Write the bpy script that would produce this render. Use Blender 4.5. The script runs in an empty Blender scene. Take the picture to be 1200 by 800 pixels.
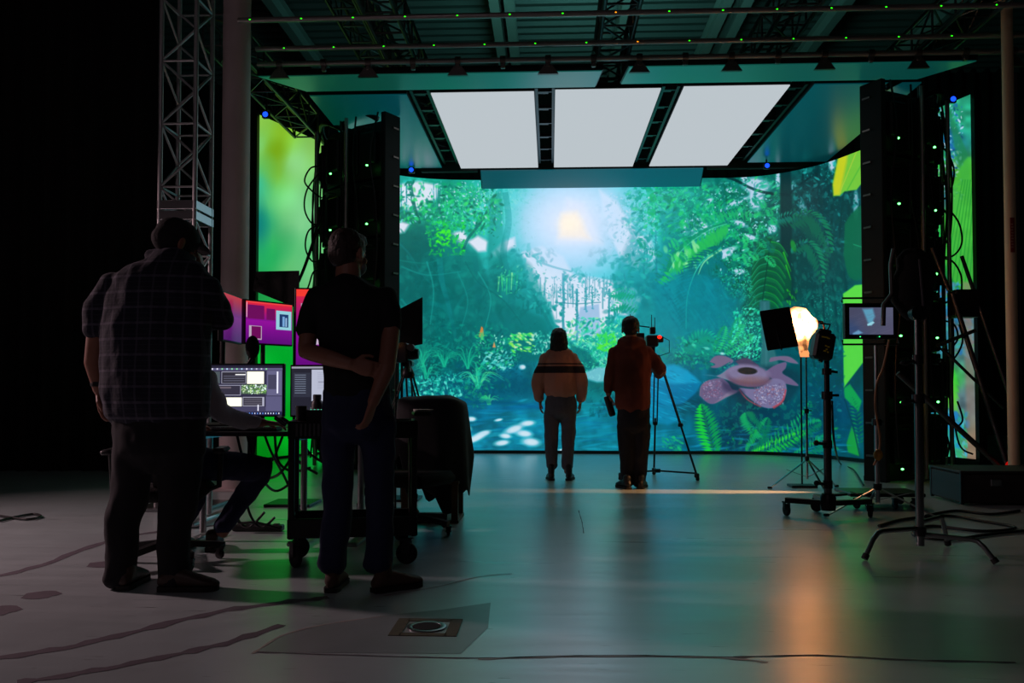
import math, random
import numpy as np

# ------------------------------------------------------------------ camera model (1200x800 frame)
FPX, HOR_PITCH, HOR_SHIFT, YAW = 1000.0, 0.028, 29.0, math.atan(0.045)
PIT = math.atan(HOR_PITCH)
CAMP = np.array([0.0, 0.0, 1.0])
_fw = np.array([-math.sin(YAW) * math.cos(PIT), math.cos(YAW) * math.cos(PIT), math.sin(PIT)])
_rt = np.array([math.cos(YAW), math.sin(YAW), 0.0])
_up = np.cross(_rt, _fw)

def ray(px, py):
    return _fw + _rt * ((px - 600.0) / FPX) + _up * ((400.0 + HOR_SHIFT - py) / FPX)

def PY(px, py, Y):
    r = ray(px, py); return CAMP + r * ((Y - CAMP[1]) / r[1])

def PZ(px, py, Z=0.0):
    r = ray(px, py); return CAMP + r * ((Z - CAMP[2]) / r[2])

def project(X, Y, Z):
    dx, dy, dz = X - CAMP[0], Y - CAMP[1], Z - CAMP[2]
    d = dx * _fw[0] + dy * _fw[1] + dz * _fw[2]
    a = dx * _rt[0] + dy * _rt[1] + dz * _rt[2]
    b = dx * _up[0] + dy * _up[1] + dz * _up[2]
    return 600 + FPX * a / d, 400 + HOR_SHIFT - FPX * b / d

# ------------------------------------------------------------------ raster painter for what the screens show
class Canvas:
    def __init__(s, x0, y0, x1, y1, k):
        s.x0, s.y0, s.k = x0, y0, k
        s.w, s.h = int((x1 - x0) * k), int((y1 - y0) * k)
        s.a = np.zeros((s.h, s.w, 3), np.float32)
        yy, xx = np.mgrid[0:s.h, 0:s.w].astype(np.float32)
        s.X = xx / k + x0; s.Y = yy / k + y0

    def field(s, pts, p=2.2):
        num = np.zeros_like(s.a); den = np.zeros((s.h, s.w), np.float32)
        for x, y, c in pts:
            w = 1.0 / ((s.X - x) ** 2 + (s.Y - y) ** 2 + 60.0) ** (p / 2 + .3)
            num += w[..., None] * (np.array(c, np.float32) / 255); den += w
        s.a[:] = num / den[..., None]

    def _win(s, x0, y0, x1, y1):
        k = s.k
        i0, i1 = max(0, int((y0 - s.y0) * k) - 2), min(s.h, int((y1 - s.y0) * k) + 3)
        j0, j1 = max(0, int((x0 - s.x0) * k) - 2), min(s.w, int((x1 - s.x0) * k) + 3)
        return (slice(i0, i1), slice(j0, j1)) if i1 > i0 and j1 > j0 else None

    def mix(s, w, m, c, add=False):
        c = np.array(c, np.float32) / 255
        if add: s.a[w] += m[..., None] * c
        else: s.a[w] += m[..., None] * (c - s.a[w])

    def poly(s, pts, c, al=1.0, soft=.7, add=False, grad=None):
        xs = [p[0] for p in pts]; ys = [p[1] for p in pts]
        w = s._win(min(xs) - 3 * soft, min(ys) - 3 * soft, max(xs) + 3 * soft, max(ys) + 3 * soft)
        if w is None: return
        X, Y = s.X[w], s.Y[w]
        inside = np.zeros(X.shape, bool); dist = np.full(X.shape, 1e9, np.float32)
        n = len(pts)
        for i in range(n):
            ax, ay = pts[i]; bx, by = pts[(i + 1) % n]
            cond = ((ay > Y) != (by > Y))
            with np.errstate(all='ignore'):
                t = (bx - ax) * (Y - ay) / (by - ay + 1e-9) + ax
            inside ^= cond & (X < t)
            ex, ey = bx - ax, by - ay; L = ex * ex + ey * ey + 1e-9
            u = np.clip(((X - ax) * ex + (Y - ay) * ey) / L, 0, 1)
            dist = np.minimum(dist, (X - ax - u * ex) ** 2 + (Y - ay - u * ey) ** 2)
        d = np.sqrt(dist) * np.where(inside, 1, -1)
        m = np.clip(d / (2 * soft) + .5, 0, 1) * al
        if grad is not None: m = m * grad(X, Y)
        s.mix(w, m, c, add)

    def ell(s, x, y, rx, ry, ang, c, al=1.0, soft=.25, add=False):
        R = max(rx, ry) * (1 + soft) + 1
        w = s._win(x - R, y - R, x + R, y + R)
        if w is None: return
        ca, sa = math.cos(ang), math.sin(ang)
        dx, dy = s.X[w] - x, s.Y[w] - y
        u = (dx * ca + dy * sa) / rx; v = (-dx * sa + dy * ca) / ry
        m = np.clip((1 + soft - np.sqrt(u * u + v * v)) / (2 * soft), 0, 1) * al
        s.mix(w, m, c, add)

    def glow(s, x, y, r, c, al=1.0, sx=1.0, p=1.0, add=False):
        d = ((s.X - x) / sx) ** 2 + (s.Y - y) ** 2
        s.mix((slice(None), slice(None)), (al * np.exp(-(d / r ** 2) ** p)).astype(np.float32), c, add)

    def line(s, pts, wd, c, al=1.0, w2=None):
        w2 = wd if w2 is None else w2
        n = len(pts)
        for i in range(n - 1):
            (ax, ay), (bx, by) = pts[i], pts[i + 1]
            wa = wd + (w2 - wd) * i / max(1, n - 1); wb = wd + (w2 - wd) * (i + 1) / max(1, n - 1)
            L = math.hypot(bx - ax, by - ay) + 1e-6; nx, ny = -(by - ay) / L / 2, (bx - ax) / L / 2
            s.poly([(ax + nx * wa, ay + ny * wa), (bx + nx * wb, by + ny * wb), (bx - nx * wb, by - ny * wb), (ax - nx * wa, ay - ny * wa)], c, al, .45)

def smooth_noise(h, w, cell, rng):
    gh, gw = int(h / cell) + 3, int(w / cell) + 3
    g = rng.random((gh, gw)).astype(np.float32)
    y = np.arange(h) / cell; x = np.arange(w) / cell
    iy, ix = y.astype(int), x.astype(int); fy, fx = (y - iy)[:, None], (x - ix)[None]
    fy = fy * fy * (3 - 2 * fy); fx = fx * fx * (3 - 2 * fx)
    a = g[iy][:, ix]; b = g[iy][:, ix + 1]; c = g[iy + 1][:, ix]; d = g[iy + 1][:, ix + 1]
    return (a * (1 - fx) + b * fx) * (1 - fy) + (c * (1 - fx) + d * fx) * fy

def curve(pts, n=24):
    """Catmull-Rom through 2D points"""
    P = [pts[0]] + list(pts) + [pts[-1]]; out = []
    for i in range(1, len(P) - 2):
        for j in range(n):
            t = j / n
            out.append(tuple(.5 * ((2 * P[i][q]) + (-P[i - 1][q] + P[i + 1][q]) * t + (2 * P[i - 1][q] - 5 * P[i][q] + 4 * P[i + 1][q] - P[i + 2][q]) * t * t + (-P[i - 1][q] + 3 * P[i][q] - 3 * P[i + 1][q] + P[i + 2][q]) * t ** 3) for q in (0, 1)))
    out.append(tuple(pts[-1])); return out

def leafy(C, rnd, n, region, size, cols, al=(.5, .95), asp=(.3, .6), ang=None):
    """n small leaves inside region (polygon test by function or box)"""
    x0, y0, x1, y1 = region[:4]; f = region[4] if len(region) > 4 else None
    for _ in range(n):
        x, y = rnd.uniform(x0, x1), rnd.uniform(y0, y1)
        if f and rnd.random() > f(x, y): continue
        r = rnd.uniform(*size)
        C.ell(x, y, r, r * rnd.uniform(*asp), rnd.uniform(0, 3.14) if ang is None else ang + rnd.gauss(0, .35), rnd.choice(cols), rnd.uniform(*al), .35)

def frond(C, spine, width, n, col, col2=None, al=.9, lw=1.6, droop=.5, rib=None):
    """pinnate leaf along a spine of points: leaflets both sides"""
    P = curve(spine, 20); m = len(P)
    for i in range(n):
        t = (i + .5) / n; j = min(m - 2, int(t * (m - 1)))
        x, y = P[j]; tx, ty = P[j + 1][0] - x, P[j + 1][1] - y; L = math.hypot(tx, ty) + 1e-6; tx /= L; ty /= L
        wl = width * (math.sin(math.pi * min(1, .12 + .88 * t)) ** .7) + .5
        for sgn in (-1, 1):
            dx, dy = tx * .55 - sgn * ty, ty * .55 + sgn * tx
            q = math.hypot(dx, dy); dx /= q; dy /= q; dy2 = dy + droop
            ex, ey = x + dx * wl, y + dy2 * wl
            c = col if (col2 is None or sgn < 0) else col2
            mx, my = x + (ex - x) * .45, y + (ey - y) * .45 - wl * .06
            nx, ny = -(ey - y) / wl * lw * .5, (ex - x) / wl * lw * .5
            C.poly([(x, y), (mx + nx, my + ny), (ex, ey), (mx - nx, my - ny)], c, al, .4)
    if rib: C.line(P[::3], 1.0, rib, .8)

def tuft(C, rnd, x, y, h, n, cols, spread=1.0, w=1.1):
    for _ in range(n):
        a = rnd.uniform(-1, 1) * spread; hh = h * rnd.uniform(.5, 1)
        P = curve([(x + rnd.uniform(-2, 2), y), (x + a * hh * .45, y - hh * .7), (x + a * hh * 1.0, y - hh * (.95 - .45 * abs(a)))], 4)
        C.line(P, w, rnd.choice(cols), .75, .3)

def speck(C, rng, cx, cy, rx, ry, cell, thr, col, al=.8, soft=.06, stretch=1.0):
    """leaf-like clusters: thresholded noise inside a soft ellipse"""
    n = smooth_noise(C.h, int(C.w / stretch) + 2, cell * C.k, rng)
    if stretch != 1.0:
        n = n[:, np.clip((np.arange(C.w) / stretch).astype(int), 0, n.shape[1] - 1)]
    n = n[:, :C.w] * .6 + smooth_noise(C.h, C.w, cell * C.k * .45, rng) * .4
    d = np.sqrt(((C.X - cx) / rx) ** 2 + ((C.Y - cy) / ry) ** 2)
    m = np.clip((n - thr) / soft, 0, 1) * np.clip((1.1 - d) / .35, 0, 1) * al
    C.mix((slice(None), slice(None)), m.astype(np.float32), col)

def paint_jungle():
    C = Canvas(440, 150, 1030, 560, 2.4); rnd = random.Random(5); rng = np.random.default_rng(3)
    C.field([(470,215,(60,190,190)),(520,240,(30,160,130)),(480,290,(8,95,90)),(530,330,(8,110,112)),(540,290,(30,130,128)),(590,260,(70,180,180)),(600,310,(45,150,155)),
        (480,350,(4,105,110)),(480,390,(5,100,105)),(560,360,(14,118,125)),(620,340,(50,150,165)),(610,390,(20,120,140)),(660,240,(180,215,240)),(665,300,(165,210,240)),(700,260,(165,210,235)),
        (725,300,(60,150,170)),(720,350,(50,150,175)),(745,235,(90,190,195)),(770,260,(60,165,160)),(760,340,(45,145,170)),(790,300,(20,120,130)),(790,380,(5,125,150)),(780,420,(0,120,150)),
        (820,340,(5,125,150)),(840,250,(20,140,130)),(850,300,(5,120,110)),(900,240,(8,105,110)),(960,260,(0,75,90)),(1000,260,(0,70,85)),(900,340,(0,100,75)),(930,300,(0,62,60)),(980,340,(0,100,105)),
        (480,430,(0,100,115)),(520,410,(0,105,110)),(560,440,(0,85,110)),(600,430,(0,95,135)),(560,480,(10,110,160)),(500,500,(10,105,160)),(620,500,(20,135,180)),(560,515,(30,145,190)),(700,500,(15,135,175)),
        (740,520,(20,145,180)),(700,440,(10,120,130)),(660,420,(20,130,140)),(720,410,(40,150,150)),(800,440,(0,115,165)),(800,510,(0,110,150)),(820,470,(0,75,105)),(860,510,(0,65,100)),(900,490,(0,60,90)),(950,500,(0,75,95)),
        (985,480,(0,70,110)),(860,420,(0,80,115)),(930,420,(0,95,120)),(960,400,(0,95,105)),(1000,440,(0,80,95)),(640,540,(25,145,185)),(960,540,(0,90,110))])
    # mottled depth of the far jungle
    h, w = C.h, C.w
    n1 = smooth_noise(h, w, 40, rng); n2 = smooth_noise(h, w, 14, rng); n3 = smooth_noise(h, w, 5, rng)
    dk = np.clip(((C.X - 668) ** 2 / 150 ** 2 + (C.Y - 290) ** 2 / 120 ** 2), 0, 1.6)[..., None] / 1.6
    C.a *= 1 - .18 * dk
    C.a *= (.70 + .62 * (.55 * n1 + .40 * n2 + .05 * n3))[..., None]
    C.glow(668, 285, 120, (90,205,225), .62)
    C.glow(676, 262, 74, (140,212,240), .9, 1.15, 1.6)
    C.glow(590, 245, 45, (90,200,200), .4); C.glow(720, 380, 60, (50,170,185), .3)
    G = (slice(None), slice(None))
    for a in ((490,232,34,24,2.2,.52,(20,140,105)),(545,245,46,34,2.4,.5,(30,165,120)),(545,250,46,36,2.2,.62,(90,215,150)),(500,262,36,16,2.2,.55,(12,120,100)),(545,232,36,16,2.2,.68,(190,228,240)),(590,232,30,20,2,.62,(120,210,210)),
              (790,240,64,40,4.5,.5,(20,135,125)),(800,245,60,40,3.4,.55,(40,175,140)),(800,250,50,36,2.4,.66,(90,205,170)),(880,230,50,40,4.5,.48,(4,90,80)),(890,240,50,40,3,.55,(10,120,100)),(880,320,50,50,5,.5,(0,80,70)),(850,270,60,40,3.2,.56,(30,165,110)),(870,245,50,36,2.2,.70,(180,225,240)),(815,266,24,12,2.2,.6,(200,225,240)),
              (970,240,40,60,5,.45,(0,45,55)),(970,330,40,60,6,.5,(0,60,62)),(965,240,40,60,2.4,.74,(50,165,175)),(960,330,36,70,3.5,.66,(20,120,112)),(960,360,30,50,1.8,.72,(90,200,180)),(880,330,40,30,1.6,.6,(60,180,140)),
              (740,262,26,30,1.8,.55,(110,190,200)),(480,310,40,40,5,.6,(2,80,84)),(600,360,50,50,6,.6,(10,100,112)),(500,400,60,40,3.5,.56,(0,80,92)),(500,400,60,40,2.5,.62,(30,150,145)),
              (580,440,60,30,3,.55,(0,80,110)),(520,455,50,20,2,.6,(60,190,180)),(700,400,50,34,2.4,.5,(50,180,160)),(700,400,50,34,1.7,.6,(150,230,200)),(640,400,24,14,1.6,.58,(150,225,215)),(580,412,34,24,1.6,.62,(130,220,200)),
              (820,330,60,60,5,.6,(6,100,120)),(860,400,40,40,2,.55,(20,150,120)),(880,390,24,34,1.6,.6,(100,220,190)),(800,410,40,24,2,.55,(20,130,125)),(900,510,70,30,3,.5,(0,60,80)),(900,500,80,40,4,.58,(10,110,105)),(970,450,34,70,2.4,.55,(0,60,95))):
        speck(C, rng, *a[:7])
    W = (226, 232, 248)
    # sky openings
    for P in ([(466,216),(490,212),(516,217),(515,232),(500,236),(494,246),(478,246),(466,243)], [(527,273),(543,270),(549,280),(545,288),(534,284)], [(548,283),(560,276),(572,283),(570,294),(560,295)],
              [(576,296),(590,282),(603,278),(604,288),(592,298),(580,304)], [(466,258),(480,262),(474,272),(464,274)],
              [(612,296),(635,288),(660,300),(672,322),(728,330),(748,342),(742,352),(724,345),(716,352),(722,372),(700,392),(662,400),(652,385),(645,362),(632,350),(624,338),(618,325)],
              [(702,222),(722,236),(742,266),(758,282),(760,300),(748,316),(730,306),(712,272)], [(716,345),(742,338),(752,350),(744,372),(722,368)]):
        C.poly(P, W, .95, 2.2)
    for P in ([(738,282),(762,276),(770,300),(762,318),(742,300)],):
        C.poly(P, (180,215,235), .8, 2.5)
    # right hand sky bits between the leaves
    for x, y, a, b, g in [(886,217,16,9,.1),(886,232,9,14,0),(873,209,5,3,0),(858,240,10,3,-.5),(868,234,9,3,-.4),(829,236,7,2.6,-.5),(820,262,14,6,.2),(805,270,10,4,.3),(850,295,14,3.5,-.4),(848,300,10,3,-.3),(941,243,4,10,-.4),
                          (912,210,3,10,0),(868,262,9,3,.4),(880,278,8,3,.3),(930,218,3,6,0),(866,318,7,3,0),(905,268,5,6,.3),(855,222,4,3,0),(975,190,4,10,0),(1003,240,3,16,0),(970,290,3,10,0)]:
        C.ell(x, y, a, b, g, (190, 215, 240), .92, .3)
        leafy(C, rnd, 10, (x - a, y - b, x + a, y + b), (.8, 2), [(20,130,110),(10,100,95)], (.6, .9))
    # hut like dark mound on the near left, slopes and big trunks
    C.poly([(463,281),(482,268),(500,262),(530,271),(548,292),(560,300),(575,330),(588,352),(640,375),(660,420),(560,430),(463,400)], (4,98,104), .55, 2.5)
    C.poly([(520,290),(532,287),(560,296),(566,305),(560,345),(520,330)], (20,125,128), .4, 2)
    C.poly([(580,300),(600,290),(622,310),(640,350),(655,388),(640,420),(575,400),(570,340)], (18,120,130), .6, 3)
    C.poly([(572,235),(588,220),(592,300),(586,350),(570,360)], (22,120,125), .55, 2.2)
    C.poly([(742,268),(756,300),(776,336),(770,400),(748,384),(728,356),(716,330),(728,300)], (24,120,140), .55, 3)
    C.poly([(773,250),(795,244),(800,330),(775,330)], (20,125,140), .55, 3)
    # trees and limbs
    for P, a, c in ([((480,212),(485,240),(492,262)), 5, (10,80,80)], [((515,218),(514,240),(520,262)), 4, (20,110,110)], [((540,300),(548,280),(562,262),(575,240)), 4, (8,90,92)],
                    [((463,280),(480,298),(495,322),(514,340)), 2.2, (20,110,118)], [((463,304),(500,308),(530,298),(560,300)), 1.4, (25,130,130)], [((515,302),(518,330),(524,352),(530,378)), 7, (25,130,145)],
                    [((530,372),(545,345),(566,330),(590,320)), 4, (18,120,130)], [((500,355),(520,360),(530,378),(534,400)), 5, (14,118,128)],
                    [((630,306),(650,313),(670,318)), 3, (70,150,170)], [((500,246),(520,244)), 1.2, (10,90,90)]):
        C.line(curve(P, 10), a, c, .75, a * .6)
    for x, a in [(470,1.2),(476,1.3),(468,1),(508,1),(511,.9)]: C.line([(x, 214), (x + .5, 248)], a, (40,130,150), .8)
    for x, y0, y1, a in [(660,320,392,3),(676,338,400,2.6),(687,336,366,1.6),(694,336,362,1.2),(714,338,380,2.2),(755,285,322,1.6),(758,290,330,1.2),(769,270,330,1.6)]:
        C.line([(x + rnd.uniform(-.8, .8), y0 + (y1 - y0) * i / 8) for i in range(9)], a, (60,130,160), .8)
        leafy(C, rnd, int((y1 - y0) * .5), (x - a, y0, x + a, y1), (.7, 1.7), [(50,130,150),(60,150,160)], (.5, .9))
    C.line([(650,354),(676,356),(704,354)], 1, (50,120,150), .8)
    C.poly([(680,360),(702,356),(704,392),(672,394)], (120,170,215), .6, 1)
    # dark trunk with buttress at the right and hanging roots
    C.poly([(914,185),(926,182),(929,250),(928,300),(934,352),(916,352),(915,300)], (0,40,48), .9, 1.2)
    for P, a in ([((926,228),(900,226),(880,220),(860,210),(842,206)), 3.4], [((926,226),(940,214),(952,206)), 2.6], [((974,212),(975,250),(972,300),(978,350),(982,390),(978,420)), 3.2], [((988,230),(984,290),(992,340),(985,400)), 2.2],
                 [((942,196),(940,216)), 3], [((958,186),(956,216)), 4], [((996,222),(994,256),(990,270)), 4], [((952,350),(950,400),(955,430)), 3], [((964,330),(966,380)), 2.5]):
        C.line(curve(P, 8), a, (0, 38, 46), .85, a * .8)
    C.line([(884,215),(885,232)], 1.2, (60,120,150), .8)
    # canopies of small leaves
    G1 = [(30,175,110),(20,150,115),(60,200,120),(10,125,110),(80,205,110),(15,110,105)]
    def top_left(x, y): return max(0, 1 - abs(y - (238 + (x - 500) * .1)) / 42)
    leafy(C, rnd, 800, (463, 212, 588, 300, top_left), (1.2, 3.6), G1+[(5,90,85),(5,100,90)], (.45, .9))
    leafy(C, rnd, 200, (500, 258, 545, 300), (1.2, 2.6), [(60,210,60),(40,180,90),(20,140,100)], (.4, .9))
    leafy(C, rnd, 30, (512, 268, 528, 286), (1.5, 3), [(90,225,50)], (.7, .95))
    leafy(C, rnd, 110, (463, 212, 590, 262), (.8, 2.2), [(190,225,240),(140,210,225)], (.5, .9))
    leafy(C, rnd, 160, (590, 222, 640, 280), (1, 2.2), [(90,195,190),(60,170,165)], (.2, .5))
    def right_c(x, y): return .9 if y < 262 + (x - 740) * .35 else .15
    leafy(C, rnd, 700, (735, 208, 912, 330, right_c), (1.4, 4.2), [(30,160,130),(15,135,115),(60,195,110),(5,100,100),(20,120,115),(90,200,160)], (.35, .8), ang=-.5)
    leafy(C, rnd, 260, (715, 226, 770, 300), (.8, 1.9), [(190,222,238),(120,190,200),(90,175,180)], (.4, .8))
    leafy(C, rnd, 420, (930, 190, 1006, 300), (1.2, 4), [(20,110,115),(4,72,80),(0,46,56),(0,58,60),(60,170,180)], (.5, .9))
    leafy(C, rnd, 60, (800, 250, 912, 330), (.9, 2), [(200,225,240),(150,215,225)], (.6, .9))
    leafy(C, rnd, 160, (845, 300, 912, 350), (.8, 1.7), [(120,220,190),(30,170,140)], (.5, .9))
    leafy(C, rnd, 260, (928, 290, 1000, 410), (1.2, 5), [(20,120,115),(0,52,60),(0,66,66),(0,90,84),(40,160,140)], (.4, .85), ang=1.35)
    leafy(C, rnd, 200, (640, 324, 740, 352), (.9, 2), [(90,170,190),(50,140,160)], (.4, .8))
    leafy(C, rnd, 60, (605, 290, 640, 345), (1, 2.4), [(130,200,190),(60,150,150)], (.4, .8))
    edge = [(612,296),(618,325),(632,350),(645,362),(655,385),(722,372),(748,342),(728,330),(672,322),(742,266),(758,282),(760,300),(748,316),(712,272),(730,306),(704,250),(700,300),(640,300)]
    for ex, ey in edge:
        leafy(C, rnd, 26, (ex-13, ey-10, ex+13, ey+10), (1.5, 4.5), [(40,140,150),(60,165,175),(30,125,140)], (.35, .85))
    for _ in range(46):
        x = rnd.uniform(632, 750); y = rnd.uniform(318, 340); C.line([(x, y), (x+rnd.uniform(-1,1), y+rnd.uniform(8,34))], rnd.uniform(.7,1.6), (60,135,160), .55)
    for P, c, al in (([(466,300),(500,286),(560,310),(600,345),(650,392),(655,425),(466,430)], (0,84,92), .28), ([(466,440),(540,446),(600,440),(655,452),(650,468),(560,470),(466,466)], (0,70,105), .5), ([(775,335),(835,322),(872,352),(868,400),(800,415),(770,395)], (0,92,120), .3), ([(925,300),(1000,300),(1000,460),(930,440)], (0,60,72), .4), ([(815,480),(990,470),(990,540),(830,540)], (0,52,84), .35)):
        C.poly(P, c, al, 7)
    for P, a in (([(592,225),(596,260),(590,300),(600,345),(590,400)], 7), ([(556,300),(560,340),(552,380)], 6), ([(625,345),(640,372),(652,398)], 3), ([(810,235),(806,290),(812,330)], 6), ([(846,215),(850,260),(840,300)], 3)):
        C.line(curve(P, 8), a, (12,104,116), .4, a*1.3)
    # hanging bright clump in the middle
    for x in range(585, 607, 3):
        C.line([(x, rnd.uniform(316, 326)), (x + rnd.uniform(-2, 2), rnd.uniform(332, 345))], 2.2, rnd.choice([(90,205,130),(150,225,150),(40,170,140)]), .85, .8)
    leafy(C, rnd, 25, (582, 310, 612, 348), (.8, 2), [(120,215,160)], (.5, .9))
    # palm and fern leaves at the right
    frond(C, [(770,330),(790,300),(820,280),(855,262)], 15, 22, (30,140,110), (60,190,90), .8, 3.2, .6)
    frond(C, [(852,262),(830,270),(800,292),(784,318)], 17, 18, (60,170,90), (20,130,105), .8, 4.2, .75, rib=(110,200,160))
    leafy(C, rnd, 26, (780,285,830,312), (2.5,5), [(90,205,110),(150,225,160)], (.5,.9), ang=1.2)
    frond(C, [(795,262),(830,250),(860,245),(890,250)], 12, 18, (20,140,110), (50,170,110), .7, 3, .4)
    frond(C, [(845,290),(820,310),(806,345),(804,385)], 22, 26, (10,110,125), (4,98,112), .85, 3.2, .3, rib=(90,200,180))
    C.line(curve([(846,292),(826,306),(818,322)], 6), 2.5, (170,230,170), .8, .6)
    C.poly(curve([(888,286),(900,278),(915,292),(925,315),(927,340),(918,352),(900,362),(886,350),(880,320)], 6), (0,78,52), .9, 1.2)
    for i in range(9):
        y = 285 + i * 8.4; x = 903 - i * .8
        for sg in (-1, 1):
            P = curve([(x, y), (x + sg * 11, y + 3 + i * .2), (x + sg * 20, y + 16)], 6)
            C.line(P, 4.0, (8, 105 + 5 * (sg > 0), 66) if i % 2 else (4, 92, 62), .85, 2)
            C.line([(p[0], p[1] - 2) for p in P], 1.0, (60,190,150) if sg < 0 else (50,175,60), .75, .4)
    C.line(curve([(903,280),(898,320),(892,362)], 6), 1.4, (0,55,45), .9)
    C.line([(918,295),(927,318)], 2, (90,210,30), .8, .6); C.line([(921,310),(927,328)], 2, (90,210,30), .8, .6)
    leafy(C, rnd, 16, (922, 340, 934, 356), (1, 2.4), [(110,210,20),(60,170,40)], (.6, .9), ang=1.2)
    C.ell(930,288,3,7,-.3,(60,170,50),.8)
    frond(C, [(912,258),(935,248),(950,262),(958,290)], 14, 20, (10,95,80), (5,80,70), .85, 2.6, .5)
    frond(C, [(930,252),(948,262),(962,285),(968,320)], 12, 20, (20,120,80), (5,85,75), .8, 2.4, .4)
    frond(C, [(908,258),(924,252),(945,255)], 8, 12, (40,140,130), (10,110,105), .8, 2.6, .3)
    for P, c, al in (([(926,200),(1006,230),(1006,340),(930,345)], (0,44,54), .42), ([(880,300),(925,290),(935,350),(890,350)], (0,60,50), .25), ([(850,340),(892,336),(892,372),(856,380)], (0,80,80), .25)):
        C.poly(P, c, al, 8)
    frond(C, [(925,262),(944,250),(962,262),(974,296)], 15, 18, (10,110,80), (4,84,70), .9, 3.2, .5)
    frond(C, [(932,290),(946,284),(958,300),(964,330)], 12, 16, (16,120,90), (4,90,74), .85, 3, .5)
    for q in range(26):
        x, y = rnd.uniform(745, 905), rnd.uniform(222, 300); a = rnd.uniform(.2, 1.2); L_ = rnd.uniform(9, 17)
        frond(C, [(x,y),(x+L_*.6*math.cos(a),y+L_*.4*math.sin(a)),(x+L_*math.cos(a),y+L_*math.sin(a))], 5, 7, rnd.choice([(30,165,110),(14,130,110),(60,190,120),(6,100,96)]), None, .7, 2.0, .3)
    # yellow big leaf, dark round leaf and lime leaves on the right
    C.poly([(985,172),(1012,158),(1012,212),(1004,222),(990,224),(984,229),(977,229),(976,216),(980,196)], (128,190,52), 1, .8)
    C.poly([(985,172),(995,168),(992,190),(984,228),(977,229),(976,216),(980,196)], (205,205,20), .85, 2)
    C.line([(992,224),(1012,188)], 1.4, (90,165,50), .7); C.line([(984,226),(1006,172)], 1, (180,205,60), .7)
    C.poly(curve([(990,262),(1000,248),(1012,246),(1012,320),(996,325),(989,300)], 6), (0,88,62), .9, 1)
    C.line([(1000,286),(1012,290)], 1, (40,150,110), .8)
    C.poly([(988,344),(994,340),(1002,334),(1012,333),(1012,392),(988,392)], (110,205,60), 1, .8)
    C.poly([(988,392),(1012,392),(1012,424),(989,454)], (105,200,60), 1, .8)
    C.poly([(989,455),(996,450),(1010,470),(1006,482),(990,466)], (20,150,70), .9, 1)
    frond(C, [(1008,520),(1004,490),(998,465)], 8, 14, (20,130,80), (10,110,70), .8, 2, 0)
    C.poly([(992,520),(998,500),(1004,510),(1008,535),(994,530)], (40,150,50), .8, 1)
    C.line([(990,468),(1000,500),(1008,536)], 1.6, (0,50,70), .8)
    leafy(C, rnd, 420, (466, 296, 612, 392), (2, 7), [(10,118,122),(0,84,92),(30,140,140),(4,100,104)], (.12, .34))
    leafy(C, rnd, 260, (762, 318, 872, 412), (2, 7), [(14,135,160),(0,88,112),(30,150,165)], (.12, .34))
    leafy(C, rnd, 220, (720, 330, 790, 430), (2, 6), [(40,150,165),(14,110,130)], (.12, .3))
    for P in ([(466,330),(490,346),(520,352),(552,340)], [(500,306),(508,340),(504,380)], [(560,318),(575,350),(566,392)], [(545,306),(560,330),(590,352),(612,380)], [(470,350),(484,372),(478,400)], [(536,318),(548,352),(540,386)], [(470,312),(500,322),(540,318)]):
        C.line(curve(P, 8), rnd.uniform(1.4, 3.2), rnd.choice([(34,140,146),(50,155,160),(6,90,98)]), .5, 1)
    # undergrowth on the left
    leafy(C, rnd, 420, (466, 380, 600, 470), (1.2, 4), [(0,120,120),(10,140,135),(0,80,95),(30,160,140),(0,100,110)], (.25, .7))
    for x, y, hh, n in [(495,430,34,34),(500,444,24,22),(520,430,30,20),(548,432,34,22),(560,440,22,16)]:
        tuft(C, rnd, x, y, hh, n, [(20,150,130),(50,180,150),(0,110,110)], 1.1)
    frond(C, [(480,402),(500,400),(520,408),(534,415)], 9, 16, (20,140,130), (10,120,115), .7, 2, .6)
    frond(C, [(466,418),(478,405),(496,398)], 9, 14, (20,135,125), (10,115,110), .6, 2, .4)
    leafy(C, rnd, 200, (478, 440, 540, 472), (1, 3), [(70,200,190),(20,150,150),(10,120,130),(130,225,215)], (.5, .9))
    leafy(C, rnd, 130, (558, 392, 604, 432), (.9, 2.2), [(170,235,215),(60,190,120),(30,150,120)], (.6, .95))
    leafy(C, rnd, 60, (566, 412, 600, 432), (1, 3), [(150,225,230),(60,170,170)], (.5, .9), ang=-.4)
    leafy(C, rnd, 60, (598, 390, 626, 412), (1.5, 3.6), [(140,225,90),(70,200,110),(190,240,170)], (.6, .95), ang=.5)
    leafy(C, rnd, 120, (624, 388, 660, 415), (1, 2.4), [(120,210,190),(190,235,225),(40,150,150)], (.5, .9))
    tuft(C, rnd, 560, 455, 28, 40, [(60,190,170),(120,215,150),(20,140,130)], 1.3)
    leafy(C, rnd, 120, (545, 448, 572, 478), (1, 2.6), [(10,110,105),(30,140,120)], (.4, .8))
    tuft(C, rnd, 573, 474, 14, 24, [(150,225,150),(60,190,130)], 1.3)
    C.poly([(561,394),(564,382),(566,384),(567,394),(564,396)], (225,130,60), .95, .6); C.poly([(577,407),(579,400),(581,407)], (225,150,90), .95, .6)
    tuft(C, rnd, 565, 398, 12, 10, [(90,190,120)], 1.2)
    # right of the woman: bright greens by the path
    leafy(C, rnd, 380, (664, 372, 742, 432), (1.2, 3.4), [(60,190,160),(110,215,190),(30,160,130),(150,230,170),(20,140,140)], (.5, .95))
    leafy(C, rnd, 60, (700, 392, 722, 412), (1.4, 3.4), [(110,225,60),(80,205,90)], (.6, .95))
    C.poly([(668,402),(688,412),(705,430),(716,446),(690,452),(672,430)], (8,95,110), .8, 2)
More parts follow.
